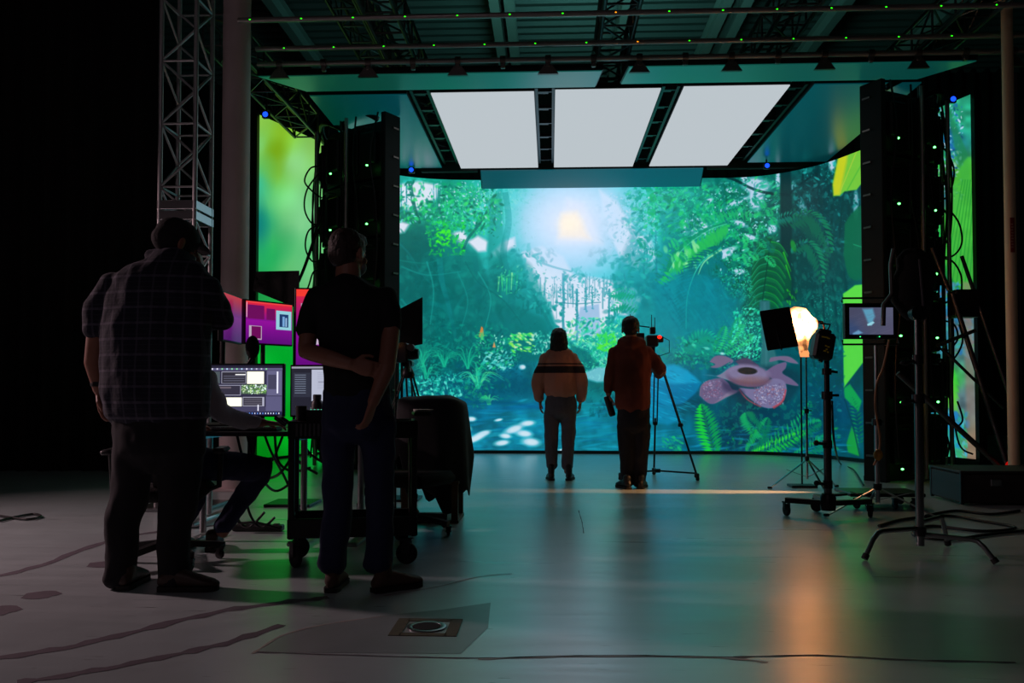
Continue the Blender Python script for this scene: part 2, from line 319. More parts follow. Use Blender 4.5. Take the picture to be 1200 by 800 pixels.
    leafy(C, rnd, 90, (676, 424, 716, 444), (.9, 2.2), [(90,200,170),(30,140,120)], (.5, .9))
    frond(C, [(745,345),(730,340),(716,345)], 9, 10, (30,150,130), (40,170,140), .9, 2.4, .5)
    frond(C, [(748,362),(732,354),(716,362)], 9, 10, (20,140,125), (40,170,140), .9, 2.4, .5)
    # water or mossy ground, in long blue streaks
    for _ in range(520):
        x, y = rnd.uniform(530, 990), rnd.uniform(468, 545)
        if x > 800 and y < 500: continue
        C.ell(x, y, rnd.uniform(4, 16), rnd.uniform(.5, 1.4), rnd.uniform(-.25, .1), rnd.choice([(30,160,215),(0,95,160),(60,180,225),(0,80,140),(10,130,190)]), rnd.uniform(.15, .42), .5)
    C.poly([(540,466),(600,470),(640,480),(600,474),(560,474),(535,478)], (0,70,110), .6, 2)
    C.poly([(575,480),(630,470),(640,478),(600,482)], (0,85,150), .5, 2)
    leafy(C, rnd, 240, (690, 452, 760, 488), (1, 3), [(0,90,110),(0,70,95),(10,115,130)], (.4, .8))
    C.poly([(683,437),(700,430),(730,432),(722,446),(700,448),(686,444)], (150,205,225), .8, 1.6)
    for x, y, a, b, g in [(552,491,6,3,0),(545,502,7,4,.1),(566,508,9,3.2,-.3),(556,514,16,4,-.4),(602,503,12,4.5,-.35),(618,496,9,3.5,-.1),(592,511,7,3,.1),(614,508,10,4.2,.1),(622,518,11,5,.1),(588,519,9,3.4,-.15),(540,517,8,4,-.6),(660,528,7,2.4,0),
                          (612,430,4,3,0),(584,492,5,1.6,-.2)]:
        C.ell(x, y, a, b, g, (175, 220, 240), .85, .35); C.ell(x + 1, y, a * .6, b * .6, g, (232, 240, 246), .6, .4)
    # rocks
    C.poly([(757,440),(765,430),(790,427),(806,434),(822,449),(815,462),(800,474),(775,476),(760,462)], (0,108,165), .9, 1.4)
    C.poly([(765,431),(790,427),(806,434),(821,448),(790,450),(764,446)], (30,150,205), .7, 2)
    C.poly([(760,462),(775,476),(802,474),(817,460),(806,470),(780,482)], (0,50,80), .8, 2.5)
    C.poly([(742,455),(765,452),(782,462),(800,492),(782,498),(745,490)], (6,125,180), .8, 2)
    for _ in range(120):
        x, y = rnd.uniform(746, 815), rnd.uniform(432, 492); C.ell(x, y, rnd.uniform(2, 8), .6, .35, rnd.choice([(60,175,225),(0,80,130)]), rnd.uniform(.2, .5), .5)
    # big mossy boulder behind and its leaves
    C.poly([(768,332),(800,322),(838,325),(865,350),(870,385),(850,410),(800,412),(764,400)], (10,125,155), .5, 4)
    for _ in range(60):
        x, y = rnd.uniform(770, 862), rnd.uniform(330, 405); C.ell(x, y, rnd.uniform(3, 12), 1.2, 1.0, rnd.choice([(20,150,180),(0,95,125)]), rnd.uniform(.12, .3), .5)
    frond(C, [(798,420),(810,402),(826,392),(842,400)], 12, 16, (50,180,150), (20,140,125), .75, 2.6, .2)
    for x, y in [(812,404),(828,408),(846,414)]: C.ell(x, y, 4, 1.6, .2, (190,235,235), .9, .4)
    C.poly([(830,388),(812,388),(800,412),(826,420),(850,412)], (20,140,120), .45, 2)
    leafy(C, rnd, 140, (792, 395, 850, 432), (1, 3), [(20,130,120),(60,180,150),(0,90,90)], (.4, .8))
    for a0, b0 in [((846,408),(872,380)), ((850,414),(884,392)), ((856,404),(866,372)), ((838,412),(850,382))]:
        frond(C, [a0, ((a0[0] + b0[0]) / 2 + 1, (a0[1] + b0[1]) / 2 - 3), b0], 8, 14, (30,150,90), (60,180,120), .85, 2.2, .3)
    leafy(C, rnd, 150, (858, 360, 892, 420), (1, 2.6), [(60,205,170),(20,150,120),(110,225,200)], (.5, .9), ang=-.8)
    # grey stalk of the giant flower
    C.poly([(890,352),(902,352),(905,400),(914,432),(890,434),(893,400)], (66,98,112), .95, 1.2)
    C.line([(896,354),(898,400),(898,430)], 3, (90,120,135), .4)
    # giant flower
    pk, pd, ph = (112,98,130), (70,62,92), (142,130,158)
    F = lambda P: curve(P + [P[0]], 5)[:-1]
    C.poly(F([(846,462),(880,474),(925,470),(938,440),(905,428),(860,436)]), (20,40,62), .6, 3)
    for P, c in (([(831,424),(838,417),(850,417),(860,423),(852,428),(856,424),(842,431),(832,430),(838,427)], pk), ([(861,423),(874,419),(884,424),(890,430),(872,431)], pd), ([(903,419),(914,417),(926,418),(936,426),(926,425),(914,422),(902,424)], pk),
                 ([(824,439),(840,440),(858,430),(872,431),(862,446),(848,444),(836,440)], (120,122,150)), ([(896,436),(908,428),(921,424),(921,431),(917,437),(928,444),(936,452),(922,450),(908,446)], (104,90,128)),
                 ([(820,464),(822,452),(832,445),(845,443),(853,448),(858,456),(864,459),(852,465),(838,473),(829,472)], (104,92,128)),
                 ([(866,454),(888,455),(904,444),(918,446),(922,456),(918,469),(906,478),(894,477),(884,471),(874,463)], (116,110,150))):
        C.poly(F(P), c, .97, .7)
    C.poly(F([(838,472),(856,458),(866,458),(852,466)]), (150,140,160), .5, 1)
    leafy(C, rnd, 240, (824, 446, 846, 468), (.5, 1.4), [(150,140,180),(92,70,110),(150,80,110),(170,170,200)], (.3, .7)); leafy(C, rnd, 380, (884, 450, 919, 474), (.5, 1.4), [(160,160,200),(88,70,110),(150,80,90),(196,200,224)], (.3, .75))
    C.line(curve([(866,456),(876,468),(892,477)], 6), 1.8, (170,70,84), .7, 1.4); C.line(curve([(906,478),(917,470),(921,456)], 6), 3.2, (190,60,70), .65, 1.6); C.line(curve([(820,464),(822,452),(832,445)], 6), 1.2, (170,110,130), .5)
    C.poly(F([(846,446),(862,452),(872,460),(860,462),(848,456)]), (36,34,66), .6, 3)
    C.ell(877,441,26,12.5,.12,(98,78,108),1,.10); C.ell(876,437,25,10,.10,(126,120,156),.95,.18); C.ell(880,446,18,5,.0,(120,78,72),.5,.5); C.ell(876,434.5,11.5,4.2,.05,(30,34,36),1,.12)
    for i in range(30):
        q = i / 30 * 6.28; C.line([(877 + 13 * math.cos(q), 436 + 5 * math.sin(q)), (877 + 24 * math.cos(q), 441 + 11 * math.sin(q))], .6, (96,84,120), .3)
    # ferns along the bottom
    frond(C, [(838,534),(830,505),(822,474)], 17, 24, (40,185,60), (15,140,80), .95, 3.2, .1, rib=(20,110,60))
    for s0 in ([(884,532),(905,520),(938,495),(950,470)], [(900,536),(925,515),(948,500),(962,494)], [(876,530),(890,512),(900,490)], [(896,512),(880,495),(874,484)], [(930,536),(960,520),(975,512)]):
        frond(C, s0, 13, 22, (20,150,95), (5,110,85), .85, 3.0, .15)
    frond(C, [(880,534),(910,522),(945,505)], 10, 22, (80,200,50), (40,170,60), .9, 2.6, .1)
    leafy(C, rnd, 160, (850, 500, 985, 536), (1, 3), [(0,110,90),(0,80,85),(40,150,60),(0,60,80)], (.4, .8)); leafy(C, rnd, 160, (940, 400, 990, 520), (1, 3), [(0,90,120),(0,60,90),(20,130,140)], (.3, .7))
    leafy(C, rnd, 60, (776, 510, 800, 530), (1, 3), [(10,140,120),(40,170,110)], (.4, .8), ang=.5)
    C.glow(672, 264, 62, (168,216,250), .80, 1.12, 1.7)
    C.glow(670, 260, 42, (214,230,255), .95, 1.25, 1.6)
    C.poly([(652,285),(664,232),(684,238),(706,286)], (228,234,250), .5, 4)
    C.poly([(655,278),(658,250),(676,248),(692,280)], (250,238,226), .75, 4)
    C.glow(668, 262, 12, (255,245,228), .95, 1.2, 1.2)
    sc = 1.0 + .015 * smooth_noise(h, w, 9, rng); C.a *= sc[..., None]
    k = np.clip((.62 - C.a[..., 0]) / .4, 0, 1); cool = (C.a[..., 1] > C.a[..., 0] * 1.15)
    C.a[..., 0] *= np.where(cool, 1 - .42 * k, 1); C.a[..., 1] *= np.where(cool, 1 + .08 * k, 1)
    return C

def paint_left_side():
    C = Canvas(280, 110, 470, 560, 1.6); rng = np.random.default_rng(8)
    C.field([(300,135,(150,215,80)),(300,170,(120,200,110)),(330,150,(140,205,60)),(322,175,(110,165,30)),(318,200,(120,190,60)),(345,190,(140,215,130)),(380,180,(150,210,80)),(300,215,(60,180,130)),(340,240,(120,215,130)),
             (300,260,(20,140,110)),(370,260,(130,210,140)),(310,300,(40,185,90)),(340,310,(110,210,120)),(300,330,(20,150,70)),(370,330,(120,205,130)),(330,370,(20,165,60)),(330,420,(0,165,40)),(330,500,(0,165,25)),(370,500,(0,170,60)),(310,540,(0,140,20)),(440,500,(0,150,120)),(440,300,(110,200,120))])
    n = smooth_noise(C.h, C.w, 46, rng); C.a *= (.88 + .24 * n)[..., None]
    for x, y, rx, ry, g, c, al in ((326,172,9,30,.25,(120,158,10),.55),(352,250,14,60,.1,(150,220,170),.35),(303,265,8,30,-.1,(10,110,125),.55),(335,300,26,14,-.5,(60,190,110),.4),(305,215,10,22,.3,(60,190,150),.5),(378,200,12,40,.2,(90,190,120),.4),(322,300,10,24,.6,(20,160,90),.4),(360,300,10,40,.3,(90,180,120),.5)):
        C.ell(x, y, rx, ry, g, c, al, .9)
    return C

def paint_right_side():
    C = Canvas(1050, 90, 1160, 570, 2); rnd = random.Random(9); rng = np.random.default_rng(11)
    C.field([(1080,145,(60,190,60)),(1090,180,(40,170,60)),(1110,160,(30,120,170)),(1128,140,(40,170,130)),(1120,210,(80,180,60)),(1130,260,(70,190,70)),(1100,230,(60,110,120)),(1100,290,(30,170,70)),(1125,320,(30,150,60)),
             (1105,350,(40,120,170)),(1110,400,(50,130,150)),(1128,400,(90,120,120)),(1105,450,(50,190,60)),(1130,470,(90,120,130)),(1105,500,(30,120,180)),(1120,520,(40,170,130)),(1138,520,(150,120,80)),(1138,545,(160,120,80))], 3)
    n = smooth_noise(C.h, C.w, 14, rng); C.a *= (.75 + .45 * n)[..., None]
    leafy(C, rnd, 260, (1094, 120, 1128, 235), (1, 3), [(120,190,235),(30,100,170),(20,80,120),(190,220,240)], (.5, .9))
    C.poly([(1108,118),(1114,130),(1134,180),(1138,240),(1130,230)], (30,130,80), .7, 1.5)
    C.poly(curve([(1104,260),(1118,210),(1140,190),(1140,330),(1118,330),(1104,300)], 6), (70,185,60), .8, 1.5)
    for i in range(7): C.line([(1106 + i * 5, 330), (1128 + i * 3, 210)], 1.4, (30,140,50), .6)
    leafy(C, rnd, 140, (1096, 330, 1140, 420), (2, 5), [(30,110,180),(60,160,190),(110,110,120),(60,180,90)], (.4, .8))
    for i in range(5): C.poly([(1098, 430 + i * 8), (1116, 425 + i * 8), (1124, 452 + i * 8), (1100, 440 + i * 8)], (60 + 10 * i, 205, 60), .7, 1)
    leafy(C, rnd, 120, (1096, 480, 1134, 546), (2, 6), [(30,130,200),(40,180,120),(80,190,210)], (.4, .8), ang=1.2)
    C.poly([(1128,330),(1138,330),(1146,548),(1134,548)], (140,120,110), .6, 2)
    return C

def ui_canvas(w, h, base):
    C = Canvas(0, 0, w, h, 1); C.a[:] = np.array(base, np.float32) / 255; return C

def R(C, x0, y0, x1, y1, c, al=1.0): C.poly([(x0, y0), (x1, y0), (x1, y1), (x0, y1)], c, al, .6)
import bpy
from mathutils import Vector, Matrix, noise as mnoise
COL = bpy.context.scene.collection
pi = math.pi
def V(*a): return Vector(a[0]) if len(a) == 1 else Vector(a)

class MB:
    def __init__(s): s.v = []; s.f = []; s.uv = None
    def add(s, vs, fs):
        o = len(s.v); s.v += [V(v) for v in vs]; s.f += [tuple(i + o for i in f) for f in fs]; return s
    def box(s, c, d, rz=0.0, M=None, bev=0.0):
        hx, hy, hz = d[0] / 2, d[1] / 2, d[2] / 2
        Q = M if M is not None else Matrix.Rotation(rz, 3, 'Z')
        if bev <= 0:
            vs = [V(x, y, z) for z in (-hz, hz) for y in (-hy, hy) for x in (-hx, hx)]
            fs = [(0,2,3,1),(4,5,7,6),(0,1,5,4),(2,6,7,3),(0,4,6,2),(1,3,7,5)]
        else:
            b = min(bev, hx * .9, hy * .9, hz * .9); vs = []; fs = []
            lay = [(-hz, b), (-hz + b, 0), (hz - b, 0), (hz, b)]
            for z, i in lay:
                x, y = hx - i, hy - i
                for px, py in ((-x+b*(i==0), -y), (x-b*(i==0), -y), (x, -y+b*(i==0)), (x, y-b*(i==0)), (x-b*(i==0), y), (-x+b*(i==0), y), (-x, y-b*(i==0)), (-x, -y+b*(i==0))):
                    vs.append(V(px, py, z))
            for k in range(3):
                for j in range(8): fs.append((k*8+j, k*8+(j+1)%8, k*8+8+(j+1)%8, k*8+8+j))
            fs.append(tuple(range(7, -1, -1))); fs.append(tuple(range(24, 32)))
        return s.add([Q @ v + V(c) for v in vs], fs)
    def beam(s, p, q, w, h=None, up=(0, 0, 1)):
        p, q = V(p), V(q); h = h or w; t = (q - p); L = t.length
        if L < 1e-6: return s
        t.normalize(); u = V(up)
        if abs(t.dot(u)) > .98: u = V(0, 1, 0)
        a = t.cross(u).normalized(); b = a.cross(t).normalized()
        vs = [c + a * x * w / 2 + b * y * h / 2 for c in (p, q) for x, y in ((-1,-1),(1,-1),(1,1),(-1,1))]
        return s.add(vs, [(0,1,2,3)[::-1],(4,5,6,7),(0,1,5,4),(1,2,6,5),(2,3,7,6),(3,0,4,7)])
    def tube(s, pts, r, n=10, r2=None, ends=True):
        pts = [V(p) for p in pts]; rs = r if isinstance(r, (list, tuple)) else [r + ((r2 - r) * i / max(1, len(pts) - 1) if r2 is not None else 0) for i in range(len(pts))]
        prev = None; vs = []; m = len(pts)
        for i, p in enumerate(pts):
            t = (pts[min(i + 1, m - 1)] - pts[max(i - 1, 0)])
            if t.length < 1e-9: t = V(0, 0, 1)
            t.normalize()
            if prev is None:
                u = V(0, 0, 1) if abs(t.z) < .9 else V(1, 0, 0)
                a = t.cross(u).normalized()
            else:
                a = (prev - t * prev.dot(t))
                a = a.normalized() if a.length > 1e-6 else t.orthogonal().normalized()
            prev = a; b = t.cross(a)
            vs += [p + (a * math.cos(2 * pi * j / n) + b * math.sin(2 * pi * j / n)) * rs[i] for j in range(n)]
        fs = [(i*n+j, i*n+(j+1)%n, (i+1)*n+(j+1)%n, (i+1)*n+j) for i in range(m-1) for j in range(n)]
        if ends: fs += [tuple(range(n-1, -1, -1)), tuple(range((m-1)*n, m*n))]
        return s.add(vs, fs)
    def lathe(s, o, prof, n=20, M=None):
        Q = M if M is not None else Matrix.Identity(3); vs = []; m = len(prof)
        for r, z in prof: vs += [Q @ V(r * math.cos(2*pi*j/n), r * math.sin(2*pi*j/n), z) + V(o) for j in range(n)]
        fs = [(i*n+j, i*n+(j+1)%n, (i+1)*n+(j+1)%n, (i+1)*n+j) for i in range(m-1) for j in range(n)]
        fs += [tuple(range(n-1, -1, -1)), tuple(range((m-1)*n, m*n))]
        return s.add(vs, fs)
    def ell(s, c, r, M=None, nu=18, nv=12):
        Q = M if M is not None else Matrix.Identity(3)
        vs = [Q @ V(0, 0, -r[2]) + V(c)]
        for i in range(1, nv):
            a = -pi/2 + pi*i/nv
            vs += [Q @ V(r[0]*math.cos(a)*math.cos(2*pi*j/nu), r[1]*math.cos(a)*math.sin(2*pi*j/nu), r[2]*math.sin(a)) + V(c) for j in range(nu)]
        vs.append(Q @ V(0, 0, r[2]) + V(c)); top = len(vs) - 1
        fs = [(0, 1+(j+1)%nu, 1+j) for j in range(nu)]
        for i in range(nv-2):
            fs += [(1+i*nu+j, 1+i*nu+(j+1)%nu, 1+(i+1)*nu+(j+1)%nu, 1+(i+1)*nu+j) for j in range(nu)]
        fs += [(1+(nv-2)*nu+j, 1+(nv-2)*nu+(j+1)%nu, top) for j in range(nu)]
        return s.add(vs, fs)
    def prism(s, poly, a, b):
        """poly: list of 3D points of one face; extruded by vector a->b difference"""
        d = V(b) - V(a); n = len(poly); P = [V(p) for p in poly]
        return s.add(P + [p + d for p in P], [tuple(range(n-1, -1, -1)), tuple(range(n, 2*n))] + [(i, (i+1)%n, n+(i+1)%n, n+i) for i in range(n)])
    def loft(s, rings, caps=True):
        """rings: (center, side vec, other vec)"""
        n = 18; vs = []; R = []
        c, a, b = [V(x) for x in rings[0]]; c2 = V(rings[1][0]); t = (c - c2).normalized() if (c - c2).length else V(0,0,0)
        if caps:
            e = min(a.length, b.length)
            R += [(c + t*e*.62, a*.35, b*.35), (c + t*e*.42, a*.75, b*.75)]
        R += [tuple(V(x) for x in r) for r in rings]
        c, a, b = [V(x) for x in rings[-1]]; c2 = V(rings[-2][0]); t = (c - c2).normalized() if (c - c2).length else V(0,0,0)
        if caps:
            e = min(a.length, b.length)
            R += [(c + t*e*.42, a*.75, b*.75), (c + t*e*.62, a*.35, b*.35)]
        for c, a, b in R: vs += [c + a*math.cos(2*pi*j/n) + b*math.sin(2*pi*j/n) for j in range(n)]
        m = len(R)
        return s.add(vs, [(i*n+j, i*n+(j+1)%n, (i+1)*n+(j+1)%n, (i+1)*n+j) for i in range(m-1) for j in range(n)] + [tuple(range(n-1,-1,-1)), tuple(range((m-1)*n, m*n))])
    def build(s, name, m, parent=None, smooth=None, origin=None):
        me = bpy.data.meshes.new(name)
        if parent is not None: org = V(parent['_o'])
        elif origin is not None: org = V(origin)
        else:
            xs = [v.x for v in s.v]; ys = [v.y for v in s.v]; zs = [v.z for v in s.v]
            org = V((min(xs)+max(xs))/2, (min(ys)+max(ys))/2, min(zs))
        me.from_pydata([v - org for v in s.v], [], s.f); me.materials.append(m)
        if s.uv is not None:
            ul = me.uv_layers.new(name='UVMap')
            for p in me.polygons:
                for li in p.loop_indices: ul.data[li].uv = s.uv[me.loops[li].vertex_index]
        fix_normals(me)
        if smooth is not None:
            me.polygons.foreach_set('use_smooth', [True] * len(me.polygons)); me.set_sharp_from_angle(angle=math.radians(smooth))
        return link(name, me, parent, org)

def fix_normals(me):
    import bmesh
    b = bmesh.new(); b.from_mesh(me); bmesh.ops.recalc_face_normals(b, faces=b.faces); b.to_mesh(me); b.free(); me.update()

def link(name, me, parent, org):
    o = bpy.data.objects.new(name, me); COL.objects.link(o)
    if parent is not None: o.parent = parent
    else: o.location = org
    o['_o'] = tuple(org)
    return o

def tag(o, label, cat, group=None, kind=None):
    if label: o['label'] = label
    if cat: o['category'] = cat
    if group: o['group'] = group
    if kind: o['kind'] = kind
    return o

def empty(name, loc, label, cat, group=None):
    o = bpy.data.objects.new(name, None); COL.objects.link(o); o.location = loc; o.empty_display_size = .1
    o['_o'] = tuple(loc); return tag(o, label, cat, group)

def struct(o): o['kind'] = 'structure'; return o

def copy_tree(o, parent=None):
    c = o.copy(); COL.objects.link(c)
    if parent is not None: c.parent = parent
    for ch in list(o.children): copy_tree(ch, c)
    return c

# ------------------------------------------------------------------ materials
MATS = {}
def srgb(c):
    return tuple((x/255/12.92 if x/255 <= .04045 else ((x/255+.055)/1.055)**2.4) for x in c[:3]) + (1.0,)

def mat(name, c, rough=.6, metal=0.0, noise=.0, nscale=30.0, bump=0.0, spec=.5, sheen=0.0, bscale=None):
    if name in MATS: return MATS[name]
    m = bpy.data.materials.new(name); m.use_nodes = True; nt = m.node_tree; b = nt.nodes['Principled BSDF']
    b.inputs['Roughness'].default_value = rough; b.inputs['Metallic'].default_value = metal
    b.inputs['Specular IOR Level'].default_value = spec
    if sheen: b.inputs['Sheen Weight'].default_value = sheen
    col = srgb(c); b.inputs['Base Color'].default_value = col
    tc = nt.nodes.new('ShaderNodeTexCoord')
    nz = nt.nodes.new('ShaderNodeTexNoise'); nz.inputs['Scale'].default_value = nscale; nz.inputs['Detail'].default_value = 4
    nt.links.new(tc.outputs['Object'], nz.inputs['Vector'])
    if noise or True:
        a = max(noise, .06)
        mx = nt.nodes.new('ShaderNodeMix'); mx.data_type = 'RGBA'
        mx.inputs['A'].default_value = tuple(x*(1-a) for x in col[:3]) + (1,); mx.inputs['B'].default_value = tuple(min(1, x*(1+a)) for x in col[:3]) + (1,)
        nt.links.new(nz.outputs['Fac'], mx.inputs['Factor']); nt.links.new(mx.outputs['Result'], b.inputs['Base Color'])
    if bump:
        bp = nt.nodes.new('ShaderNodeBump'); bp.inputs['Strength'].default_value = bump; bp.inputs['Distance'].default_value = .01
        src = nz
        if bscale:
            src = nt.nodes.new('ShaderNodeTexNoise'); src.inputs['Scale'].default_value = bscale; nt.links.new(tc.outputs['Object'], src.inputs['Vector'])
        nt.links.new(src.outputs['Fac'], bp.inputs['Height']); nt.links.new(bp.outputs['Normal'], b.inputs['Normal'])
    MATS[name] = m; return m

def emit(name, c, strength):
    if name in MATS: return MATS[name]
    m = bpy.data.materials.new(name); m.use_nodes = True; nt = m.node_tree; nt.nodes.clear()
    o = nt.nodes.new('ShaderNodeOutputMaterial'); e = nt.nodes.new('ShaderNodeEmission')
    e.inputs['Color'].default_value = srgb(c); e.inputs['Strength'].default_value = strength
    nt.links.new(e.outputs[0], o.inputs[0]); MATS[name] = m; return m

def screen_mat(name, arr, strength=1.0, gloss=.35, interp='Linear'):
    """a display: its picture given off as light, under a matt black face"""
    h, w = arr.shape[:2]; img = bpy.data.images.new(name, w, h)
    a = np.ones((h, w, 4), np.float32); a[..., :3] = np.clip(arr[::-1], 0, 1); img.pixels.foreach_set(a.ravel()); img.update(); img.pack()
    m = bpy.data.materials.new(name); m.use_nodes = True; nt = m.node_tree; b = nt.nodes['Principled BSDF']
    b.inputs['Base Color'].default_value = (.012, .012, .012, 1); b.inputs['Roughness'].default_value = gloss
    t = nt.nodes.new('ShaderNodeTexImage'); t.image = img; t.interpolation = interp; t.extension = 'EXTEND'
    nt.links.new(t.outputs['Color'], b.inputs['Emission Color']); b.inputs['Emission Strength'].default_value = strength
    return m

BLK = mat('black_plastic', (22,22,23), .45); MBLK = mat('black_metal', (30,30,31), .38, .4, bump=.05)
DULL = mat('matt_black_duvetyne', (12,12,12), .95, bump=.4, nscale=80)
STEEL = mat('brushed_steel', (150,150,152), .32, 1.0); ALU = mat('aluminium_tube', (190,190,192), .3, 1.0)
CHROME = mat('chrome_stand', (200,200,200), .15, 1.0); RUB = mat('black_rubber', (14,14,14), .7)
CABLE = mat('cable_rubber', (10,10,10), .5); PAPER = mat('white_paper', (205,200,190), .9)
# ------------------------------------------------------------------ camera, world, view
sc = bpy.context.scene
cd = bpy.data.cameras.new('camera'); cam = bpy.data.objects.new('camera', cd); COL.objects.link(cam); sc.camera = cam
cd.sensor_width = 36; cd.lens = 30.0; cd.shift_y = HOR_SHIFT / 1200; cd.clip_end = 200
cam.location = (0, 0, 1.0)
cam.rotation_euler = (pi/2 + PIT, 0, YAW)
sc.view_settings.view_transform = 'Standard'; sc.view_settings.look = 'None'; sc.view_settings.gamma = 1; sc.view_settings.exposure = 0
sc.view_settings.use_curve_mapping = False
sc.cycles.use_denoising = True; sc.cycles.max_bounces = 6; sc.cycles.sample_clamp_indirect = 4
w = bpy.data.worlds.new('world'); sc.world = w; w.use_nodes = True
w.node_tree.nodes['Background'].inputs[0].default_value = (.6, .5, .6, 1); w.node_tree.nodes['Background'].inputs[1].default_value = .0012

# ------------------------------------------------------------------ floor
def floor_mat():
    m = bpy.data.materials.new('polished_concrete'); m.use_nodes = True; nt = m.node_tree; N = nt.nodes; L = nt.links; b = N['Principled BSDF']
    tc = N.new('ShaderNodeTexCoord')
    def nz(s, d=5, v=None, dist=0):
        n = N.new('ShaderNodeTexNoise'); n.inputs['Scale'].default_value = s; n.inputs['Detail'].default_value = d; n.inputs['Distortion'].default_value = dist; L.new(v or tc.outputs['Object'], n.inputs['Vector']); return n
    def ramp(src, a, b_):
        r = N.new('ShaderNodeMapRange'); r.inputs['From Min'].default_value = a; r.inputs['From Max'].default_value = b_; L.new(src, r.inputs['Value']); return r
    big = nz(.55, 6); mid = nz(3.5, 6, dist=.6); fine = nz(60, 3)
    mp = N.new('ShaderNodeMapping'); mp.inputs['Scale'].default_value = (.5, 5, 1); L.new(tc.outputs['Object'], mp.inputs['Vector'])
    streak = nz(2.2, 8, mp.outputs['Vector'], .8)
    c1 = N.new('ShaderNodeMix'); c1.data_type = 'RGBA'; c1.inputs['A'].default_value = srgb((172,186,186)); c1.inputs['B'].default_value = srgb((206,220,220)); L.new(big.outputs['Fac'], c1.inputs['Factor'])
    c2 = N.new('ShaderNodeMix'); c2.data_type = 'RGBA'; c2.blend_type = 'MULTIPLY'; c2.inputs['Factor'].default_value = .5
    rr = ramp(mid.outputs['Fac'], .3, .7); gm = N.new('ShaderNodeMapRange'); gm.inputs['To Min'].default_value = .78; L.new(rr.outputs[0], gm.inputs['Value'])
    cc = N.new('ShaderNodeCombineColor'); [L.new(gm.outputs[0], cc.inputs[i]) for i in range(3)]
    L.new(c1.outputs['Result'], c2.inputs['A']); L.new(cc.outputs[0], c2.inputs['B'])
    # dark specks and scuffs
    vo = N.new('ShaderNodeTexNoise'); vo.inputs['Scale'].default_value = 9; vo.inputs['Detail'].default_value = 8; L.new(mp.outputs['Vector'], vo.inputs['Vector'])
    sp = ramp(vo.outputs['Fac'], .69, .73)
    c3 = N.new('ShaderNodeMix'); c3.data_type = 'RGBA'; L.new(sp.outputs[0], c3.inputs['Factor']); L.new(c2.outputs['Result'], c3.inputs['A']); c3.inputs['B'].default_value = srgb((50,46,42))
    L.new(c3.outputs['Result'], b.inputs['Base Color'])
    r1 = ramp(streak.outputs['Fac'], .3, .7); r1.inputs['To Min'].default_value = .27; r1.inputs['To Max'].default_value = .44
    L.new(r1.outputs[0], b.inputs['Roughness'])
    b.inputs['IOR'].default_value = 1.75; b.inputs['Coat Weight'].default_value = 1.0; b.inputs['Coat Roughness'].default_value = .30; b.inputs['Coat IOR'].default_value = 1.6
    bp = N.new('ShaderNodeBump'); bp.inputs['Strength'].default_value = .18; bp.inputs['Distance'].default_value = .01
    ad = N.new('ShaderNodeMath'); ad.operation = 'ADD'; L.new(mid.outputs['Fac'], ad.inputs[0])
    ms = N.new('ShaderNodeMath'); ms.operation = 'MULTIPLY'; ms.inputs[1].default_value = .12; L.new(fine.outputs['Fac'], ms.inputs[0]); L.new(ms.outputs[0], ad.inputs[1])
    L.new(ad.outputs[0], bp.inputs['Height']); L.new(bp.outputs['Normal'], b.inputs['Normal'])
    return m
FLM = floor_mat()
struct(MB().box((0, 8, -.1), (24, 26, .2)).build('floor', FLM))
def joint(pts, wd, m, name='floor_joint', z=.0015):
    mb = MB(); L = []; P = [V(p) for p in pts]
    for i, p in enumerate(P):
        t = (P[min(i+1, len(P)-1)] - P[max(i-1, 0)]).normalized(); n = V(-t.y, t.x, 0) * wd/2 * (1 + .3*math.sin(i*2.3))
        L += [p + n*(1+.35*math.sin(i*1.3+1)) + V(0, 0, z), p - n*(1+.35*math.sin(i*1.9)) + V(0, 0, z)]
    mb.add(L, [(2*i, 2*i+1, 2*i+3, 2*i+2) for i in range(len(P)-1)])
    return mb.build(name, m)
JM = mat('dark_joint_filler', (92,84,92), .7, noise=.4, nscale=12); JL = mat('pale_scuff', (170,162,158), .5, noise=.3, nscale=14)
def gp(*pts): return [tuple(PZ(x, y)) for x, y in curve(pts, 6)]
struct(joint(gp((-30,680),(40,665),(120,636),(190,622),(260,615)), .06, JM))
struct(joint(gp((-40,775),(60,762),(150,742),(250,718),(330,706),(385,700)), .06, JM))
struct(joint(gp((20,800),(110,786),(200,768),(270,752),(330,732)), .05, JM))
struct(joint(gp((296,766),(330,745),(380,732),(450,722)), .012, JL))
struct(joint(gp((450,698),(510,688),(560,676),(600,672)), .010, JL))
struct(joint(gp((560,772),(680,769),(830,770),(900,776)), .018, JL))
struct(joint(gp((860,770),(960,768),(1060,773),(1190,776)), .014, JM))
struct(joint(gp((300,764),(420,768),(560,771),(700,768),(860,770)), .01, JM))
struct(joint(gp((678,598),(682,612),(684,625)), .006, JM))
for i, (x, y, a, b_) in enumerate([(48,697,20,5),(-4,716,24,7),(125,661,22,4)]):
    mb = MB(); c = PZ(x, y); e = PZ(x + a, y); f_ = PZ(x, y - b_)
    rx, ry = abs(e[0]-c[0]), abs(f_[1]-c[1])
    mb.add([(c[0], c[1], .0015)] + [(c[0]+rx*math.cos(t*.4)*(1+.15*math.sin(t*2)), c[1]+ry*math.sin(t*.4), .0015) for t in range(16)], [(0, 1+t, 1+(t+1)%16) for t in range(16)])
    struct(mb.build('floor_stain', JM))
sm_ = mat('older_concrete_patch', (138,148,148), .36, noise=.2, nscale=5, spec=.8)
mb = MB(); pp = [tuple(PZ(x, y)) for x, y in ((302,764),(330,745),(380,732),(450,721),(520,714),(575,706),(572,735),(540,766))]
mb.add([(a, b, .0009) for a, b, c in pp], [tuple(range(len(pp)))]); struct(mb.build('floor_patch', sm_))
